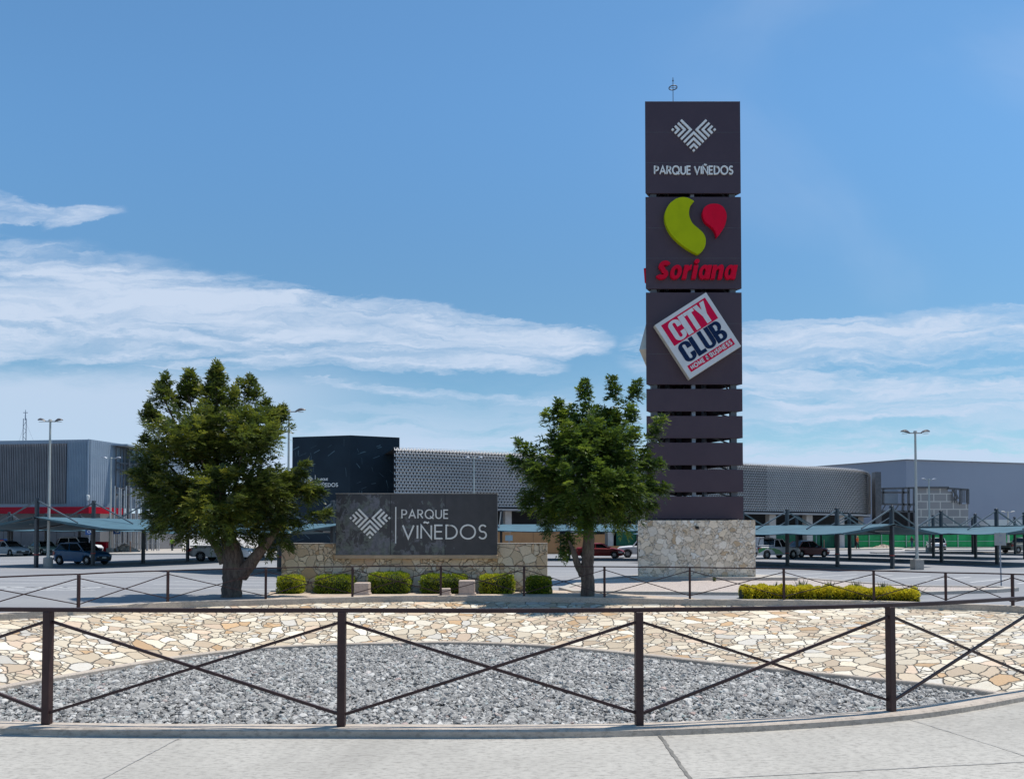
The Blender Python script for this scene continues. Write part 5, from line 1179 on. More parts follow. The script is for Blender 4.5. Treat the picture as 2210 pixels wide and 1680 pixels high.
for (a, b) in zip(fp, fp[1:]):
    k = 4
    for i in range(k): x_, y_ = a[0] + (b[0] - a[0]) * i / k, a[1] + (b[1] - a[1]) * i / k; MB().box((x_, y_ - 0.15, 0.8), (0.12, 0.12, 2.35)).build('fence_post', M_fpost, gf)
    for z in (0.75, 1.85): MB().bar((a[0], a[1] - 0.16, z), (b[0], b[1] - 0.16, z), 0.07, 0.07).build('fence_rail', M_fpost, gf)
M_ply = mat('orange_plywood', (0.42, 0.21, 0.085), (0.36, 0.18, 0.075), scale=0.8, rough=0.75)
hd = thing('plywood_hoarding', 'orange brown plywood hoarding between the monument slab and the tower base', 'hoarding', (4.5, 82, GZ))
for i, (p0, p1, py) in enumerate(((1060, 1100, 1147), (1100.6, 1150, 1147), (1150.6, 1207.5, 1146.5), (1209.5, 1262, 1152), (1262.6, 1304, 1152), (1304.5, 1372, 1177))):
    a, b = P(p0, 1190, 82), P(p1, 1190, 82); z = P(p0, py, 82).z; dy = -0.4 if i >= 3 else 0
    m = MB(); m.box(((a.x + b.x) / 2, 82 + dy, (z + GZ) / 2), (b.x - a.x, 0.06, z - GZ)); m.build('plywood_sheet', M_ply, hd)
whs = MB(); p = P(2150, 1127, 140); whs.box((p.x + 2, 136, 2.1), (14, 2, 4.7)); tag(whs.build('white_shed', mat('white_sheet', (0.52, 0.55, 0.56), (0.45, 0.48, 0.5), scale=0.3, rough=0.6)), 'low white shed roofline showing above the far canopies', 'shed')
# communications mast behind the store
mast = thing('radio_mast', 'thin guyed lattice radio mast behind the store roof at far left', 'mast', (P(54, 949, 150).x, 150, GZ))
mx = P(54, 949, 150).x; zt3 = P(54, 884, 150).z; zt2 = P(54, 903, 150).z; m = MB()
for o_ in ((-.35, -.2), (.35, -.2), (0, .4)): m.tube([(mx + o_[0], 150 + o_[1], GZ), (mx + o_[0] * .8, 150 + o_[1] * .8, zt2)], 0.075, 5)
z = GZ; i = 0
while z < zt2 - 1: m.bar((mx - .33 * (-1) ** i, 149.8, z), (mx + .33 * (-1) ** i, 149.8, z + 0.9), 0.05, 0.05); z += 0.9; i += 1
m.build('lattice', M_galv, mast)
m = MB(); m.tube([(mx, 150, zt2 - .3), (mx, 150, zt3)], [0.13, 0.05], 6); m.box((mx, 150, P(54, 890, 150).z), (0.9, 0.1, 0.12)); m.build('antenna', M_galv, mast)
m = MB()
for o_ in (-9, 9): m.tube([(mx, 150, zt2 - .5), (mx + o_, 150 + abs(o_) * .3, GZ)], 0.02, 4)
m.build('guy_wire', M_galv, mast)

# ------------------------------------------------------------------ parking lot lamps
M_pole = mat('pale_pole_paint', (0.46, 0.46, 0.42), (0.40, 0.40, 0.37), scale=1.5, rough=0.5)
M_head = mat('lamp_head', (0.085, 0.08, 0.085), (0.12, 0.115, 0.115), scale=3, rough=0.4)
M_lens = mat('lamp_lens', (0.5, 0.5, 0.48), rough=0.2)
M_ped = concrete('pedestal_concrete', (0.42, 0.39, 0.35), (0.33, 0.31, 0.28), (0.22, 0.20, 0.18))
def lamp(label, px, Y, ztop_, ped=0.45, yaw=0.0, arm=0.75, round_ped=True, r=0.085, heads=2, head_m=None):
    p = P(px, 1200, Y); x = p.x; zb = GZ; t = thing('street_lamp', label, 'street lamp', (x, Y, zb), 'double armed lamp posts in the parking lot')
    ph = 0.6
    m = MB()
    if round_ped: m.tube([(x, Y, zb), (x, Y, zb + ph - .03), (x, Y, zb + ph)], [ped / 2 + 0.06, ped / 2 + .06, ped / 2 + .03], 20, sm=False)
    else: m.box((x, Y, zb + ph / 2), (ped + .1, ped + .1, ph), 0.05, 0.02)
    m.build('pedestal', M_ped, t)
    m = MB(); m.tube([(x, Y, zb + ph), (x, Y, zb + ph + 0.35), (x, Y, ztop_ - 1), (x, Y, ztop_)], [r * 1.25, r, r * 0.72, r * 0.66], 10); m.box((x, Y, zb + ph + .02), (.3, .3, .04)); m.build('pole', M_pole, t)
    m = MB(); c, s = math.cos(yaw), math.sin(yaw); m.bar((x - c * arm * .45, Y - s * arm * .45, ztop_ - .03), (x + c * arm * .45, Y + s * arm * .45, ztop_ - .03), .07, .06); m.tube([(x, Y, ztop_ - .04), (x, Y, ztop_ + .10)], [.12, .09], 10); m.build('arm', M_pole, t)
    for sg in ((-1, 1) if heads == 2 else (1,)):
        m = MB(); n = 9; L = []
        for i in range(n):
            f = i / (n - 1); d = arm * (0.38 + 0.62 * f); w = 0.15 * math.sin(PI * (0.12 + 0.80 * f)) ** 0.7; zt = ztop_ + 0.0 + 0.10 * math.sin(f * 2.0) - 0.03; th = 0.035 + 0.075 * math.sin(PI * f)
            cx0, cy0 = x + sg * c * d, Y + sg * s * d; L.append([Vector((cx0 - s * k * w, cy0 + c * k * w, zt + (th if abs(k) < .6 else 0))) for k in (-1, -.5, .5, 1)] + [Vector((cx0 - s * k * w, cy0 + c * k * w, zt - 0.02)) for k in (.7, -.7)])
        for i in range(n - 1):
            for k in range(6): m.face([L[i][k], L[i][(k + 1) % 6], L[i + 1][(k + 1) % 6], L[i + 1][k]], True)
        m.face(L[0]); m.face(L[-1][::-1]); hd_ = m.build('lamp_head', head_m or M_head, t)
        m = MB(); cx0, cy0 = x + sg * c * arm * .72, Y + sg * s * arm * .72; m.box((cx0, cy0, ztop_ - 0.055), (0.3, 0.16, 0.012), yaw); m.build('lens', M_lens, hd_)
    return t
lamp('lamp post on a round concrete drum right beside the blue hatchback', 104, 47.6, P(115, 908, 47.6).z, 0.42, 0.05)
lamp('lamp post on a pedestal beside the rubble pile at the store', 237, 84, P(239, 988, 84).z, 0.5, 0.2, 1.0, False, 0.11, head_m=M_galv)
lamp('lamp post rising out of the right side of the forked ash tree', 621, 44.5, P(622, 887, 44.5).z, 0.42, -0.05, 0.98)
lamp('thin lamp post in front of the scale screen, above the monument slab', 1022, 72, P(1022, 988, 72).z, 0.45, 0.1, 0.85, False, 0.10, head_m=M_galv)
lamp('tall nearest right-hand lamp post on a square pedestal', 1978, 44.5, P(1970, 933, 44.5).z, 0.44, 0.0, 0.84, False)
lamp('lamp post standing in front of the unfinished block wall', 2006, 88.5, P(2005, 1034, 88.5).z, 0.55, 0.15, 0.95, False, 0.11, head_m=M_galv)
lamp('farthest pale cross shaped lamp post in front of the warehouse at far right', 2176, 116, P(2176, 1104, 116).z, 0.5, 0.0, 1.05, False, 0.16, head_m=M_pole)

# ------------------------------------------------------------------ shade canopies
M_fab = mat('teal_fabric', (0.052, 0.125, 0.165), (0.042, 0.103, 0.138), scale=0.9, rough=0.8)
M_post = mat('post_steel', (0.020, 0.026, 0.035), (0.032, 0.038, 0.048), scale=2, rough=0.4)
M_strut = mat('strut_steel', (0.085, 0.105, 0.115), (0.06, 0.07, 0.08), scale=2, rough=0.35)
M_collar = mat('red_tape', (0.40, 0.05, 0.04), rough=0.6)
GC = 'teal shade canopy rows over the parking bays'
def canopy(label, poles, W1, W2, zr_, ze, zp, ext=2.0, tape=(), ext0=None, ext1=None):
    """gable canopy along a row of posts; W1 reach on the viewer's side, W2 behind"""
    t = thing('shade_canopy', label, 'canopy', (*poles[0], GZ), GC); Q = [Vector((x, y, 0)) for x, y in poles]
    d = (Q[-1] - Q[0]).normalized(); nr = Vector((d.y, -d.x, 0))
    if nr.y > 0: nr = -nr
    for i, q in enumerate(Q):
        m = MB(); m.box((q.x, q.y, (zp + GZ) / 2), (0.20, 0.20, zp - GZ), math.atan2(d.y, d.x), 0.02); po = m.build('post', M_post, t)
        if i in tape: MB().box((q.x, q.y, 0.45), (0.215, 0.215, 0.06), math.atan2(d.y, d.x)).build('reflective_tape', M_collar, po)
        for s, W_ in ((1, W1), (-1, W2)):
            k = 0.62; e = q + nr * s * W_ * k + Vector((0, 0, zr_ + (ze - zr_) * k + 0.05))
            MB().bar(q + Vector((0, 0, zp - 0.18)) + nr * s * 0.1, e, 0.07, 0.07).build('strut', M_strut, t)
            MB().bar(q + Vector((0, 0, zr_ - 0.09)) + nr * s * 0.1, q + nr * s * W_ * 0.97 + Vector((0, 0, ze - 0.03)), 0.08, 0.08).build('arm', M_post, t)
    ends = [Q[0] - d * (ext if ext0 is None else ext0)] + Q + [Q[-1] + d * (ext if ext1 is None else ext1)]
    for i in range(len(ends) - 1):
        a, b = ends[i], ends[i + 1]
        for s, W_ in ((1, W1), (-1, W2)):
            m = MB(); nu, nv = 6, 4
            def fp_(u, v):
                sag = 0.16 * math.sin(PI * u) * v; q = a.lerp(b, u) + nr * s * (W_ * v - 0.22 * math.sin(PI * u) * v); return q + Vector((0, 0, zr_ + (ze - zr_) * v - sag * 0.5 - 0.10 * math.sin(PI * v) * math.sin(PI * u)))
            for p_ in range(nu):
                for r_ in range(nv):
                    c4 = [fp_(p_ / nu, r_ / nv), fp_((p_ + 1) / nu, r_ / nv), fp_((p_ + 1) / nu, (r_ + 1) / nv), fp_(p_ / nu, (r_ + 1) / nv)]
                    m.face(c4, True)
            for p_ in range(nu): m.bar(fp_(p_ / nu, 1) - Vector((0, 0, .012)), fp_((p_ + 1) / nu, 1) - Vector((0, 0, .012)), 0.05, 0.035)
            m.build('fabric', M_fab, t)
    m = MB(); m.bar(ends[0] + Vector((0, 0, zr_ - 0.07)), ends[-1] + Vector((0, 0, zr_ - 0.07)), 0.1, 0.1); m.build('ridge_beam', M_post, t)
    for i in range(0, len(Q) - 1, 1):
        c = Q[i].lerp(Q[i + 1], .5) - nr * W2 * 0.45; MB().bar(c - d * 0.6 + Vector((0, 0, zr_ - .42)), c + d * 0.6 + Vector((0, 0, zr_ - .42)), 0.08, 0.06).build('tube_light', M_white, t)
    return t
def row(x, y, dx, dy, n): return [(x + dx * i, y + dy * i) for i in range(n)]
canopy('front left canopy row sheltering the blue hatchback', [(-29.45, 47.4), (-27.8, 50.8), (-26.3, 54.6), (-25.0, 59.0), (-23.4, 63.4), (-22.0, 67.7)], 5.5, 5.5, 2.78, 2.08, 3.95, tape=(0, 1, 3), ext0=0.25)
canopy('second left canopy row over the silver and red cars near the store', row(-51.2, 72.0, 1.35, 3.8, 5), 4.8, 4.8, 2.75, 2.15, 3.95, ext0=0.25)
canopy('third left canopy row, mostly hidden behind the second left row', row(-62.5, 78.0, 1.35, 3.8, 4), 4.6, 4.6, 2.75, 2.2, 3.95)
canopy('middle canopy row half hidden between the forked tree and the slab', [(-16.2, 44.6), (-12.82, 42.2), (-9.35, 39.9)], 3.6, 4.0, 2.25, 1.80, 3.45, 1.2, tape=(1,))
canopy('central canopy row seen behind the monument slab and the right tree', row(-6.5, 63.5, 5.6, -0.35, 5), 3.4, 4.2, 2.55, 2.02, 3.75, 2.4)
canopy('nearest right canopy row sheltering the green and white pickup', [(14.2, 57.5), (16.4, 54.4), (18.45, 51.3), (20.78, 48.9), (22.55, 45.4)], 5.2, 5.2, 2.32, 1.76, 3.40, 1.9, tape=(2, 3, 4), ext1=0.25)
canopy('second right canopy row ending at two posts right of the square pedestal lamp', [(25.4, 68.2), (28.2, 63.9), (32.2, 57.4), (33.7, 53.2), (34.9, 49.4)], 5.2, 5.2, 2.32, 1.78, 3.50, 1.9, ext1=0.25)
canopy('third right canopy row whose near post stands at the right picture edge', [(34.6, 78.6), (37.0, 74.8), (39.2, 71.2), (40.7, 67.2), (42.6, 63.6)], 5.2, 5.2, 2.35, 1.85, 3.55, 1.9, ext1=0.25)
canopy('farthest right canopy row near the green site fence', row(48.5, 88.0, 2.3, -3.6, 4), 5.0, 5.0, 2.4, 1.9, 3.6, 1.9)

# ------------------------------------------------------------------ vehicles
M_tyre = mat('tyre_rubber', (0.012, 0.012, 0.013), (0.02, 0.02, 0.02), scale=9, rough=0.85)
M_rim = mat('alloy_rim', (0.32, 0.33, 0.35), (0.26, 0.27, 0.29), scale=3, rough=0.3, metal=0.6)
M_cgl = mat('car_glass', (0.008, 0.012, 0.015), (0.006, 0.009, 0.012), scale=1, rough=0.08, spec=0.35)
M_hl = mat('headlight_glass', (0.62, 0.64, 0.66), (0.5, 0.52, 0.55), scale=9, rough=0.08, spec=0.9)
M_tl = mat('tail_light_glass', (0.38, 0.008, 0.008), (0.3, 0.005, 0.005), scale=9, rough=0.12)
M_blkp = mat('black_plastic', (0.016, 0.016, 0.017), (0.025, 0.025, 0.026), scale=5, rough=0.6)
M_plate = mat('number_plate', (0.55, 0.56, 0.55), (0.5, 0.52, 0.5), scale=6, rough=0.5)
def paint(name, c): return mat(name, c, tuple(v * 0.93 for v in c), scale=1.3, rough=0.35, spec=0.35, coat=0.12)
SH = {
 'hatch': dict(L=3.55, W=1.58, H=1.46, belt=[(0, .80), (.03, .93), (.12, .98), (.35, .95), (.66, .90), (.78, .88), (.93, .76), (1, .60)], gl=(.045, .15, .55, .74), r=.29, wx=(.17, .82)),
 'sedan': dict(L=4.2, W=1.68, H=1.40, belt=[(0, .70), (.03, .90), (.16, .93), (.35, .90), (.66, .87), (.78, .85), (.94, .72), (1, .56)], gl=(.13, .28, .56, .73), r=.30, wx=(.19, .82)),
 'beetle': dict(L=3.95, W=1.68, H=1.46, belt=[(0, .52), (.04, .78), (.14, .92), (.3, .93), (.66, .90), (.78, .88), (.93, .74), (1, .52)], gl=(.07, .32, .52, .74), r=.31, wx=(.18, .82)),
 'suv': dict(L=4.5, W=1.8, H=1.72, belt=[(0, .86), (.03, 1.05), (.12, 1.08), (.35, 1.05), (.66, 1.02), (.78, 1.00), (.94, .92), (1, .68)], gl=(.03, .08, .56, .72), r=.35, wx=(.19, .81)),
 'pickup': dict(L=5.1, W=1.78, H=1.74, belt=[(0, .98), (.03, 1.05), (.12, 1.06), (.42, 1.06), (.70, 1.04), (.78, 1.03), (.95, .94), (1, .70)], gl=(.38, .42, .60, .72), r=.37, wx=(.20, .81)),
}
def vehicle(name, label, cat, kind, loc_, yaw, body_m, scale=1.0, lower=None, H=None, L=None, group=None, swoosh=None, steel=False):
    K = dict(SH[kind]); K['L'] = (L or K['L']) * scale; K['W'] *= scale; K['H'] = (H or K['H']) * scale; L, W_, H = K['L'], K['W'], K['H']
    t = thing(name, label, cat, (0, 0, 0), group)
    X = lambda f: -L / 2 + f * L
    bx = [X(f) for f, _ in K['belt']]; bz = [z * scale for _, z in K['belt']]; r = K['r'] * scale; wxs = [X(f) for f in K['wx']]; R = r * 1.18
    xs = sorted(set([round(X(i / 40), 4) for i in range(41)] + [round(w + R * math.cos(a), 4) for w in wxs for a in np.linspace(0, PI, 11)] + [X(.004), X(.015), X(.985), X(.996)]))
    m = MB(); rings = []; cl_ = 0.21 * scale + (0.13 * scale if kind in ('suv', 'pickup') else 0)
    for x in xs:
        f = (x + L / 2) / L; e = min(f, 1 - f); tap = 1 - 0.16 * max(0, 1 - e / 0.10) ** 2; w = W_ / 2 * tap * (1 - 0.03 * abs(f - .5) * 2)
        zs = float(np.interp(x, bx, bz)); low = cl_ + 0.12 * max(0, 1 - e / 0.05) * scale; zz_ = low
        for wx in wxs:
            if abs(x - wx) < R: zz_ = max(zz_, r + math.sqrt(max(0, R * R - (x - wx) ** 2)) * 0.98)
        zz_ = min(zz_, zs - 0.12); mid = max(zz_ + 0.02, low + (zs - low) * 0.55)
        half = [(0, low), (w * 0.80, low), (w * 0.80, zz_), (w * 0.965, zz_), (w * 1.0, mid), (w * 0.985, zs - 0.07 * scale), (w * 0.90, zs), (w * .5, zs + 0.035 * scale), (0, zs + 0.045 * scale)]
        rings.append([(x, y, z) for y, z in half] + [(x, -y, z) for y, z in half[-2:0:-1]])
    n = len(rings[0])
    for i in range(len(rings) - 1):
        for k in range(n): m.face([rings[i][k], rings[i][(k + 1) % n], rings[i + 1][(k + 1) % n], rings[i + 1][k]], True)
    m.face(rings[0]); m.face(rings[-1][::-1])
    body = m.build('body', body_m, t)
    # smooth by merging doubles
    bm = bmesh.new(); bm.from_mesh(body.data); bmesh.ops.remove_doubles(bm, verts=bm.verts, dist=0.0008); bmesh.ops.recalc_face_normals(bm, faces=bm.faces); bm.to_mesh(body.data); bm.free()
    try: body.data.set_sharp_from_angle(angle=math.radians(38))
    except Exception: pass
    g0, g1, g2, g3 = [X(f) for f in K['gl']]; zs_ = lambda x: float(np.interp(x, bx, bz)) + 0.0
    wb, wt = W_ / 2 * 0.885, W_ / 2 * 0.70; zt = H - 0.05 * scale
    gb = [(g0, zs_(g0)), (g3, zs_(g3))]
    m = MB(); N = 10; L1 = []; 
    prof_ = [(g0, zs_(g0) - .02, wb), (g1, zt, wt), ((g1 + g2) / 2, zt + 0.035 * scale, wt), (g2, zt, wt), (g3, zs_(g3) - .02, wb)]
    # side windows, windscreen, rear window as separate panes
    def quad(name, pts, mtl): q = MB(); q.face(pts); return q.build(name, mtl, t)
    for s in (-1, 1):
        npn = 2 if kind != 'suv' else 3
        xb = [g0 + (g3 - g0) * k / npn for k in range(npn + 1)]; xt = [g1 + (g2 - g1) * k / npn for k in range(npn + 1)]
        for k in range(npn):
            e = 0.025 * scale
            quad('side_window', [(xb[k] + e, s * wb * 0.995, zs_(xb[k])), (xb[k + 1] - e, s * wb * 0.995, zs_(xb[k + 1])), (xt[k + 1] - e, s * wt * 1.0, zt - .02), (xt[k] + e, s * wt * 1.0, zt - .02)], M_cgl)
    quad('windscreen', [(g3 + .01, -wb * .97, zs_(g3)), (g3 + .01, wb * .97, zs_(g3)), (g2 + .01, wt * .97, zt), (g2 + .01, -wt * .97, zt)], M_cgl)
    quad('rear_window', [(g0 - .01, wb * .97, zs_(g0)), (g0 - .01, -wb * .97, zs_(g0)), (g1 - .01, -wt * .97, zt), (g1 - .01, wt * .97, zt)], M_cgl)
    m = MB(); secs = []
    for f in np.linspace(0, 1, 9):
        x = g1 + (g2 - g1) * f; hc = 0.055 * scale * math.sin(PI * (0.12 + 0.76 * f)); secs.append([(x, y * wt * 1.02, zt - 0.03 + (0.05 * scale + hc) * (1 - abs(y) ** 2.5)) for y in (-1, -.8, -.4, 0, .4, .8, 1)])
    for i in range(8):
        for k in range(6): m.face([secs[i][k], secs[i + 1][k], secs[i + 1][k + 1], secs[i][k + 1]], True)
    for s in (-1, 1):
        for a, b in (((g0, zs_(g0), wb), (g1, zt, wt)), ((g3, zs_(g3), wb), (g2, zt, wt)), (((g0 + g3) / 2, zs_((g0 + g3) / 2), wb), ((g1 + g2) / 2, zt, wt)), ((g1, zt - .005, wt), (g2, zt - .005, wt))):
            m.bar((a[0], s * a[2], a[1] - .02), (b[0], s * b[2], b[1]), 0.055 * scale, 0.06 * scale)
    m.build('roof', body_m, t)
    m = MB(); m.box(((g0 + g3) / 2, 0, zs_(0) - 0.03 + (zt - zs_(0)) * 0.25), ((g3 - g0) * 0.8, wb * 1.5, (zt - zs_(0)) * 0.5), 0, 0.03); m.build('seats', M_blkp, t)
    for wx in wxs:
        for s in (-1, 1):
            y = s * (W_ / 2 - 0.10 * scale); tw = 0.10 * scale; pr = [(-tw, r * .62), (-tw, r * .93), (-tw * .7, r), (tw * .7, r), (tw, r * .93), (tw, r * .62)]; m = MB(); nn = 24
            rg = [[(wx + rr_ * math.cos(2 * PI * k / nn), y + o_, r + rr_ * math.sin(2 * PI * k / nn)) for k in range(nn)] for o_, rr_ in pr]
            for i in range(len(pr)):
                for k in range(nn): m.face([rg[i][k], rg[i][(k + 1) % nn], rg[(i + 1) % len(pr)][(k + 1) % nn], rg[(i + 1) % len(pr)][k]], True)
            ty = m.build('wheel', M_tyre, t); m = MB(); yo = y + s * tw * 0.62
            m.face([(wx + r * .63 * math.cos(2 * PI * k / nn), yo - s * .03, r + r * .63 * math.sin(2 * PI * k / nn)) for k in range(nn)])
            mr = M_rim
            for k in range(7):
                a = 2 * PI * k / 7; da = 0.17
                m.face([(wx + r * .12 * math.cos(a - 1), yo + s * .008, r + r * .12 * math.sin(a - 1)), (wx + r * .62 * math.cos(a - da), yo, r + r * .62 * math.sin(a - da)), (wx + r * .62 * math.cos(a + da), yo, r + r * .62 * math.sin(a + da)), (wx + r * .12 * math.cos(a + 1), yo + s * .008, r + r * .12 * math.sin(a + 1))])
            m.cur = 0; m.mi[0] = 1; m.build('rim', [mr, M_blkp], ty)
    fz = float(np.interp(X(.975), bx, bz)); rz_ = float(np.interp(X(.02), bx, bz)); lw = W_ / 2
    for s in (-1, 1):
        m = MB(); m.raw([(X(.90), s * lw * .97, fz - .02), (X(.90), s * lw * .97, fz - .17), (X(.975), s * lw * .925, fz - .20), (X(.975), s * lw * .925, fz - .06), (X(1.0) + .004, s * lw * .52, fz - .14), (X(1.0) + .004, s * lw * .52, fz - .22)], [(0, 1, 2, 3), (3, 2, 5, 4), (0, 3, 4)])
        for i, v in enumerate(m.v): m.v[i] = (v[0] + .01, v[1] + s * .012, v[2] + 0.02)
        m.build('headlight', M_hl, t)
        m = MB(); zt_l = rz_ - .04; m.raw([(X(.07), s * lw * .985, zt_l), (X(.07), s * lw * .985, zt_l - .16), (X(.015), s * lw * .93, zt_l - .24), (X(.015), s * lw * .93, zt_l + .02), (X(0) - .012, s * lw * .62, zt_l - .2), (X(0) - .012, s * lw * .62, zt_l - .02)], [(0, 1, 2, 3), (3, 2, 4, 5)])
        for i, v in enumerate(m.v): m.v[i] = (v[0] - .004, v[1] + s * .012, v[2])
        m.build('tail_light', M_tl, t)
        m = MB(); m.box((g3 - .12, s * (wb + .11), zs_(g3) + .08), (.10, .17, .12), 0, .03); m.build('mirror', body_m, t)
    m = MB(); m.box((X(1) + .0, 0, cl_ + .20), (.08, W_ * .74, .20), 0, .03); m.box((X(1) + .005, 0, fz - .17), (.03, W_ * .42, .10), 0, .012); m.build('grille', lower or M_blkp, t)
    m = MB(); m.box((X(0), 0, cl_ + .18), (.10, W_ * .84, .17), 0, .03); m.build('rear_bumper', M_blkp, t)
    m = MB(); m.box((X(1) + .05, 0, cl_ + .26), (.012, .34, .12)); m.build('number_plate', M_plate, t)
    if kind == 'pickup':
        m = MB(); x0_, x1_ = X(.03), X(.36); zb_ = zs_(X(.2)) + .05; yy = W_ / 2 * .84; th = .03
        m.face([(x0_, -yy, zb_ + .004), (x1_, -yy, zb_ + .004), (x1_, yy, zb_ + .004), (x0_, yy, zb_ + .004)]); m.build('dark_bed_top', M_blkp, t)  # open bed drawn as a flat black sheet, its shade put into the colour
        m = MB()
        for s in (-1, 1): m.box(((x0_ + x1_) / 2, s * (yy + .02), zb_ + .04), (x1_ - x0_ + .1, .07, .10), 0, .02)
        m.box((x0_ - .02, 0, zb_ + .04), (.07, yy * 2, .10), 0, .02); m.build('bed_rail', body_m, t)
    if lower is not None and kind == 'pickup':
        m = MB(); m.box((X(.985), 0, fz - .17), (.14, W_ * .93, .30), 0, .05); m.build('bull_nose', lower, t)
    t.location = loc_; t.rotation_euler = (0, 0, yaw); return t
D2R = math.radians
vehicle('parked_car', 'dark blue hatchback parked beside the lamp post with the drum base', 'car', 'hatch', (-29.5, 52.6, GZ), D2R(-18), paint('blue_paint', (0.004, 0.085, 0.21)), 1.04)
vehicle('parked_car', 'silver round roofed small car near the left picture edge', 'car', 'beetle', (-49.2, 75.0, GZ), D2R(-24), paint('silver_paint', (0.36, 0.40, 0.44)), 1.0)
vehicle('parked_car', 'pale green sedan with its front showing behind the silver round roofed car', 'car', 'sedan', (-48.6, 79.5, GZ), D2R(-35), paint('pale_green_paint', (0.20, 0.30, 0.27)), 1.0)
vehicle('parked_car', 'dark red wagon standing behind the lamp post beside the blue hatchback', 'car', 'suv', (-48.5, 84.5, GZ), D2R(-30), paint('wine_paint', (0.10, 0.008, 0.012)), 0.98, L=4.1)
vehicle('parked_car', 'white sport utility car behind the blue hatchback', 'car', 'suv', (-45.6, 80.8, GZ), D2R(-20), paint('white_paint', (0.62, 0.63, 0.64)), 1.06)
vehicle('pickup_truck', 'white pickup seen through the forked trunk of the left tree', 'pickup truck', 'pickup', (-22.3, 59.4, GZ), D2R(-10), paint('white_paint', (0.62, 0.63, 0.64)), 1.0, H=1.66)
vehicle('parked_car', 'low bright red coupe behind the straight trunk of the right tree', 'car', 'sedan', (7.75, 67.4, GZ), D2R(-14), paint('red_paint', (0.22, 0.008, 0.012)), 1.0, H=1.3)
vehicle('pickup_truck', 'white pickup with black nose half hidden by the left side of the tower base', 'pickup truck', 'pickup', (12.0, 69.0, GZ), D2R(172), paint('white_paint', (0.62, 0.63, 0.64)), 1.0, lower=M_blkp)
patrol = vehicle('pickup_truck', 'white pickup with green swoosh and boxed load right of the tower base', 'pickup truck', 'pickup', (22.35, 65.6, GZ), D2R(27), paint('white_paint', (0.62, 0.63, 0.64)), 0.98)
M_swoosh = mat('green_swoosh', (0.010, 0.26, 0.06), (0.010, 0.22, 0.05), scale=2, rough=0.3, coat=0.5)
def on_patrol(mb, name, m): o = mb.build(name, m); o.parent = patrol; return o
m = MB(); Lp = 5.1 * .98; Wp = 1.78 * .98 / 2 + .006
for s in (-1, 1):
    pts_ = [(-.5, .60), (-.5, .92), (-.42, .96), (-.3, .97), (-.15, .92), (-.02, .78), (.08, .55), (.10, .42), (-.085, .42), (-.10, .62)]
    a = [(f * Lp, s * Wp * (1 if z > .5 else 1), z) for f, z in [(-.5, .50), (-.5, .90), (-.40, .95), (-.28, .95)]]; m.face([(x, y * .985, z) for x, y, z in a])
    m.face([(-.28 * Lp, s * Wp, .84), (-.28 * Lp, s * Wp, .95), (-.15 * Lp, s * Wp, .92), (-.02 * Lp, s * Wp, .76), (.07 * Lp, s * Wp, .42), (-.12 * Lp, s * Wp, .42), (-.14 * Lp, s * Wp, .62), (-.2 * Lp, s * Wp, .84)])
on_patrol(m, 'green_swoosh', M_swoosh)
m = MB()
for s in (-1, 1):
    ar = [Vector((-2.35, s * .74, 1.1)), Vector((-2.30, s * .72, 1.42)), Vector((-2.05, s * .70, 1.72)), Vector((-1.2, s * .68, 1.78)), Vector((-.65, s * .68, 1.74))]; m.tube(spline(ar, False, 4), .035, 6)
m.tube([(-2.05, -.7, 1.72), (-2.05, .7, 1.72)], .035, 6); m.tube([(-.95, -.68, 1.77), (-.95, .68, 1.77)], .035, 6); on_patrol(m, 'roll_frame', M_blkp)
cg_ = MB(); cg_.box((0, 0, 0.36), (0.75, 1.1, 0.72), 0, .03); cg_.box((0, 0, .74), (.8, 1.15, .05), 0, .01); lb = tag(cg_.build('cargo_box', M_board), 'white box load carried in the bed of the green striped pickup', 'box')
lb.location = Vector((22.35, 65.6, GZ)) + Matrix.Rotation(D2R(27), 3, 'Z') @ Vector((-1.95, 0, 1.075)); lb.rotation_euler = (0, 0, D2R(27))
vehicle('parked_car', 'dark red sedan just right of the green striped pickup', 'car', 'sedan', (27.2, 70.8, GZ), D2R(24), paint('wine_paint2', (0.14, 0.010, 0.020)), 1.04, H=1.45)
vehicle('parked_car', 'white car seen from behind in front of the green site fence', 'car', 'suv', (56.2, 101.5, GZ), D2R(72), paint('white_paint', (0.62, 0.63, 0.64)), 0.98)
vehicle('pickup_truck', 'dark pickup with pale bonnet at the right picture edge', 'pickup truck', 'pickup', (57.6, 86.5, GZ), D2R(16), paint('beige_paint', (0.30, 0.31, 0.27)), 1.0, L=4.9)

# ------------------------------------------------------------------ signs, bollards, small things
M_blue = mat('sign_blue', (0.010, 0.075, 0.26), (0.010, 0.065, 0.23), scale=1, rough=0.4)
M_back = mat('sign_back', (0.34, 0.34, 0.33), (0.28, 0.28, 0.27), scale=3, rough=0.5)
def access_sign(label, px, py, Y, w=0.6, pole_px=None):
    p = P(px, py, Y); t = thing('parking_sign', label, 'sign', (p.x, Y, GZ), 'blue accessible parking signs')
    MB().box((p.x, Y + .04, (p.z + GZ) / 2), (.06, .06, p.z - GZ)).build('pole', M_galv, t); MB().box((p.x, Y, p.z), (w, .02, w * 1.1)).build('sign_plate', M_blue, t)
    m = MB(); f = lambda u, v, t_: Vector((p.x + u * w, Y - .012 - t_, p.z + v * w)); ribbon(m, arc(-.02, -.12, .2, .2, 100, 380, 18), .06, f, 0, .004); ribbon(m, [(-.06, .22), (-.04, -.02), (.16, -.02), (.26, -.28)], .07, f, 0.001, .006)
    m.prism(arc(-.06, .34, .07, .07, 0, 330, 11), f, 0, .004); m.build('wheelchair_symbol', M_white, t)
access_sign('blue wheelchair parking sign between two canopy posts above the blue hatchback', 192.5, 1144, 75, 0.75)
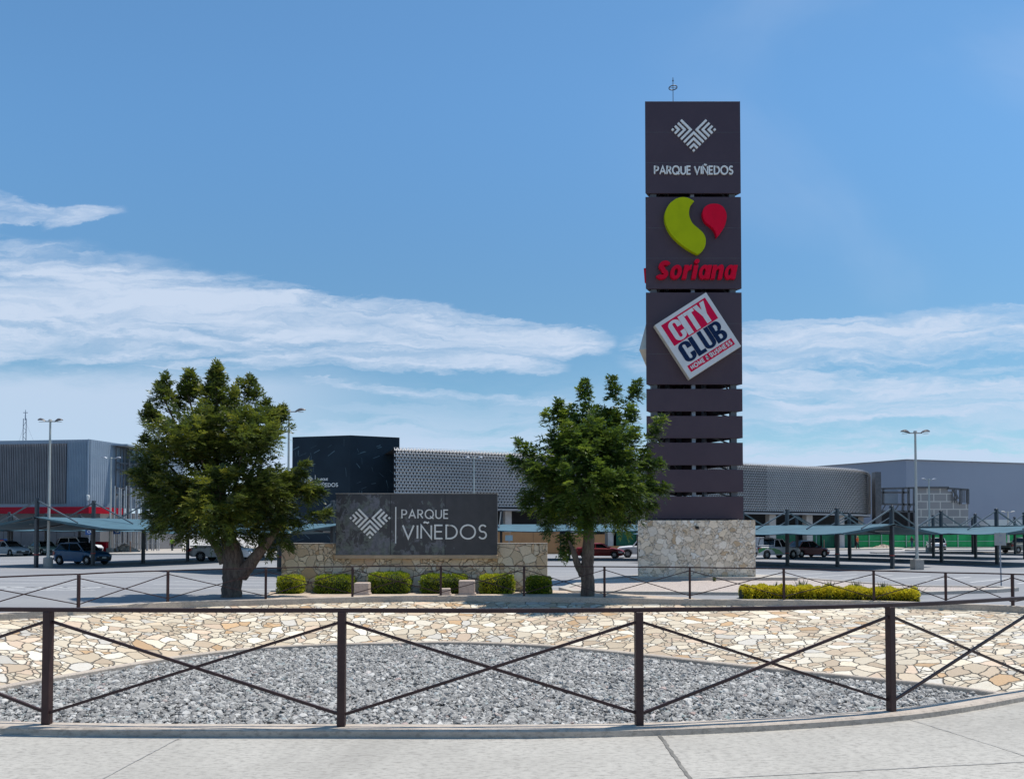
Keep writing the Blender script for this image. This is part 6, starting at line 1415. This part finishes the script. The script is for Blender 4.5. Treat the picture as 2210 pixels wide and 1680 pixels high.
access_sign('blue wheelchair parking sign by the rubble pile left of the forked tree', 252, 1143, 84, 0.8)
access_sign('blue wheelchair parking sign on a column right of the dark red sedan', 1761, 1144.5, 98, 0.95)
p = G(2160, 1264, -0.23); t = thing('road_sign', 'grey back of a rectangular sign on a thin pole at right', 'sign', (p.x, p.y, -.23)); zt_, zb_ = P(2158, 1149, p.y).z, P(2158, 1176, p.y).z
m = MB(); m.tube([(p.x, p.y, -.25), (p.x - .03, p.y, zt_ + .02)], .024, 8); m.build('pole', M_galv, t); MB().box((p.x - .03, p.y - .035, (zt_ + zb_) / 2), (.42, .012, zt_ - zb_), 0, 0).build('sign_plate', M_back, t)
m = MB()
for z in (zt_ - .1, zb_ + .1): m.box((p.x - .03, p.y - .045, z), (.10, .012, .03))
m.build('bracket', M_galv, t)
p = P(1098, 1165, 60); t = thing('road_sign', 'small pale sign on a thin pole standing over the right end of the monument wall', 'sign', (p.x, 60, GZ)); zt_, zb_ = P(1098, 1154, 60).z, P(1098, 1166, 60).z
MB().tube([(p.x, 60, GZ), (p.x, 60, zt_)], .035, 8).build('pole', M_galv, t); MB().box((p.x, 59.94, (zt_ + zb_) / 2), (.58, .02, zt_ - zb_)).build('sign_plate', mat('sign_grey_blue', (0.30, 0.42, 0.46), rough=0.5), t)
rnd = random.Random(8); 
def rubble(label, cx0, cy0, rx, ry, h, n, mtl, seed):
    r_ = random.Random(seed); m = MB(); N = 22
    for k in range(6):
        f0, f1 = 1 - k / 6, 1 - (k + 1) / 6
        for i in range(N):
            q = []
            for ff, ii in ((f0, i), (f0, i + 1), (f1, i + 1), (f1, i)):
                a = 2 * PI * ii / N; w = 1 + .14 * math.sin(a * 3 + ff * 4); q.append((cx0 + rx * ff * w * math.cos(a), cy0 + ry * ff * w * math.sin(a), GZ + .13 + h * (1 - ff) ** .9 * (1 + .2 * math.sin(a * 5 + ff * 9))))
            m.face(q)
    for i in range(n):
        a = r_.uniform(0, 2 * PI); f = r_.random() ** .6; s = r_.uniform(.08, .28); m.box((cx0 + rx * f * math.cos(a), cy0 + ry * f * math.sin(a), GZ + .15 + h * (1 - f) * .95), (s * 1.5, s, s * .7), r_.uniform(0, 3), s * .15)
    return tag(m.build('rubble_pile', mtl), label, 'rubble')
M_rub = mat('rubble', (0.46, 0.38, 0.31), (0.34, 0.27, 0.22), scale=4, rough=0.95, bump=0.6)
rubble('low pile of pale rubble beside the lamp pedestal at the store', P(268, 1190, 87).x, 87, 1.7, 1.2, 0.85, 60, M_rub, 1)
rubble('small heap of dirt and planks near the green site fence', P(1905, 1183, 116).x, 116, 1.6, 1, 0.5, 26, M_rub, 2)
m = MB(); p = P(217, 1190, 84); m.box((p.x, 84, .35), (1.5, .5, 1.05), 0, .04); m.box((p.x, 84, .92), (1.6, .56, .08), 0, .02); m.box((p.x - .6, 84, -.22), (.1, .5, .26)); m.box((p.x + .6, 84, -.22), (.1, .5, .26)); tag(m.build('red_barrier', M_redband), 'bright red crate like barrier right of the white sport utility car', 'barrier')
m = MB(); p = P(6, 1178, 84); m.box((p.x, 84, .75), (1.4, .1, 1.0), 0, .02); m.box((p.x, 84, .0), (.1, .1, .7)); o = m.build('notice_board', M_blue); tag(o, 'small blue notice board with orange patch at the left picture edge', 'sign')
m = MB(); m.box((p.x - .25, 83.93, .95), (.7, .02, .42)); q = m.build('orange_patch', mat('orange_print', (0.55, 0.10, 0.03), rough=.5)); q.parent = o
for i, (px, Y) in enumerate(((281, 84.0), (252, 86.5), (1778, 104.0))):
    p = P(px, 1190, Y); m = MB(); m.tube([(p.x, Y, GZ), (p.x, Y, .95)], .06, 8); m.tube([(p.x, Y, .95), (p.x, Y, 1.02)], [.09, .05], 8)
    tag(m.build('bollard', mat('rusty_bollard', (0.16, 0.09, 0.06), rough=.7)), ('rusty bollard right of the rubble pile', 'rusty bollard left of the rubble pile, by the lamp pedestal', 'lone bollard between two canopy posts right of the dark red sedan')[i], 'bollard')

# ------------------------------------------------------------------ people far off in the lot
M_skin = mat('skin', (0.30, 0.17, 0.11), rough=0.6)
def person(label, px, Y, yaw, top_m, leg_m, stride=0.25, extra=None, bend=0.0):
    zb = GZ + (0.15 if Y > 100 else 0.0); p = P(px, 1180, Y); t = thing('person', label, 'person', (p.x, Y, zb))
    s = stride; J = {'pelvis': (0, 0, .95), 'spine': (.02 + bend * .3, 0, 1.18), 'chest': (.04 + bend, 0, 1.38), 'neck': (.05 + bend * 1.1, 0, 1.50), 'head': (.07 + bend * 1.3, 0, 1.62), 'top': (.07 + bend * 1.3, 0, 1.72)}
    for sg, n_ in ((1, 'l'), (-1, 'r')):
        f = s * sg; J['hip' + n_] = (0, .09 * sg, .90); J['knee' + n_] = (f * .55 + .04, .095 * sg, .50); J['ank' + n_] = (f - .02, .10 * sg, .08); J['toe' + n_] = (f + .17, .11 * sg, .035)
        J['sh' + n_] = (.03 + bend, .19 * sg, 1.42); J['el' + n_] = (-f * .45 + bend, .25 * sg, 1.15); J['wr' + n_] = (-f * .75 + .10 + bend, .24 * sg, .92); J['hd' + n_] = (-f * .85 + .13 + bend, .235 * sg, .83)
    rad = {'pelvis': .15, 'spine': .135, 'chest': .16, 'neck': .06, 'head': .10, 'top': .075}
    for n_ in 'lr': rad.update({'hip' + n_: .105, 'knee' + n_: .065, 'ank' + n_: .045, 'toe' + n_: .04, 'sh' + n_: .07, 'el' + n_: .048, 'wr' + n_: .034, 'hd' + n_: .038})
    E = [('pelvis', 'spine'), ('spine', 'chest'), ('chest', 'neck'), ('neck', 'head'), ('head', 'top')]
    for n_ in 'lr': E += [('pelvis', 'hip' + n_), ('hip' + n_, 'knee' + n_), ('knee' + n_, 'ank' + n_), ('ank' + n_, 'toe' + n_), ('chest', 'sh' + n_), ('sh' + n_, 'el' + n_), ('el' + n_, 'wr' + n_), ('wr' + n_, 'hd' + n_)]
    for sg, n_ in ((1, 'l'), (-1, 'r')):          # five short fingers on each hand
        h = J['hd' + n_]
        for k in range(5):
            nm = 'f%d%s' % (k, n_); J[nm] = (h[0] + (.045 if k == 4 else -.02 + .018 * k), h[1] + sg * (0.0 if k < 4 else -.02), h[2] - (.085 - abs(k - 1.5) * .008 if k < 4 else .04)); rad[nm] = .009; E.append(('hd' + n_, nm))
    names = list(J); me = bpy.data.meshes.new('body'); me.from_pydata([J[n_] for n_ in names], [(names.index(a), names.index(b)) for a, b in E], []); o = bpy.data.objects.new('body', me); C.objects.link(o)
    o.modifiers.new('skin', 'SKIN'); 
    for i, n_ in enumerate(names): me.skin_vertices[0].data[i].radius = (rad[n_], rad[n_]); me.skin_vertices[0].data[i].use_root = (n_ == 'pelvis')
    sb_ = o.modifiers.new('sub', 'SUBSURF'); sb_.levels = 2; sb_.render_levels = 2
    dg = bpy.context.evaluated_depsgraph_get(); m2 = bpy.data.meshes.new_from_object(o.evaluated_get(dg)); o.modifiers.clear(); o.data = m2
    m2.materials.clear()
    for mm in (M_skin, top_m, leg_m, M_blkp): m2.materials.append(mm)
    for f in m2.polygons:
        c = f.center; f.use_smooth = True
        f.material_index = 3 if c.z < .10 else 2 if c.z < .98 and abs(c.y) < .20 else 1 if (c.z < 1.49 and not (abs(c.y) > .2 and c.z < 1.08)) else 0
    o.parent = t
    hm = MB(); hx = J['head']
    for i in range(5):
        for k in range(12):
            q = []
            for ii, kk in ((i, k), (i, k + 1), (i + 1, k + 1), (i + 1, k)):
                a = PI / 2 * ii / 5; b = 2 * PI * kk / 12; q.append((hx[0] - .008 + .118 * math.cos(a) * math.cos(b), hx[1] + .108 * math.cos(a) * math.sin(b), hx[2] + .02 + .12 * math.sin(a)))
            hm.face(q, True)
    h_ = hm.build('helmet' if extra else 'hair', extra or mat('dark_hair', (0.01, 0.008, 0.007), rough=.7)); h_.parent = t
    fc = MB(); fc.box((hx[0] + .108, 0, hx[2] - .015), (.03, .022, .035), 0, .008); fc.box((hx[0] + .098, 0, hx[2] - .06), (.02, .05, .012)); n_ = fc.build('nose_and_mouth', M_skin); n_.parent = t
    t.rotation_euler = (0, 0, yaw); return t
person('person in an orange safety vest and dark trousers under the curved building', 1849.5, 106.5, D2R(-60), mat('orange_vest', (0.62, 0.10, 0.02), rough=.7), mat('dark_trousers', (0.02, 0.022, 0.03), rough=.8), 0.12, mat('helmet_paint', (0.6, 0.25, 0.05), rough=.3))
person('person in a dark top and blue jeans walking by the green site fence', 1967.5, 112.0, D2R(200), mat('dark_top', (0.045, 0.035, 0.05), rough=.8), mat('blue_jeans', (0.02, 0.06, 0.13), rough=.8), 0.26)
person('person in a lime safety vest standing beneath the left edge of the forked tree', 371.5, 94.0, D2R(-90), mat('lime_vest', (0.30, 0.50, 0.03), rough=.7), mat('dark_trousers2', (0.02, 0.025, 0.035), rough=.8), 0.08, mat('white_helmet', (0.6, 0.6, 0.55), rough=.3))
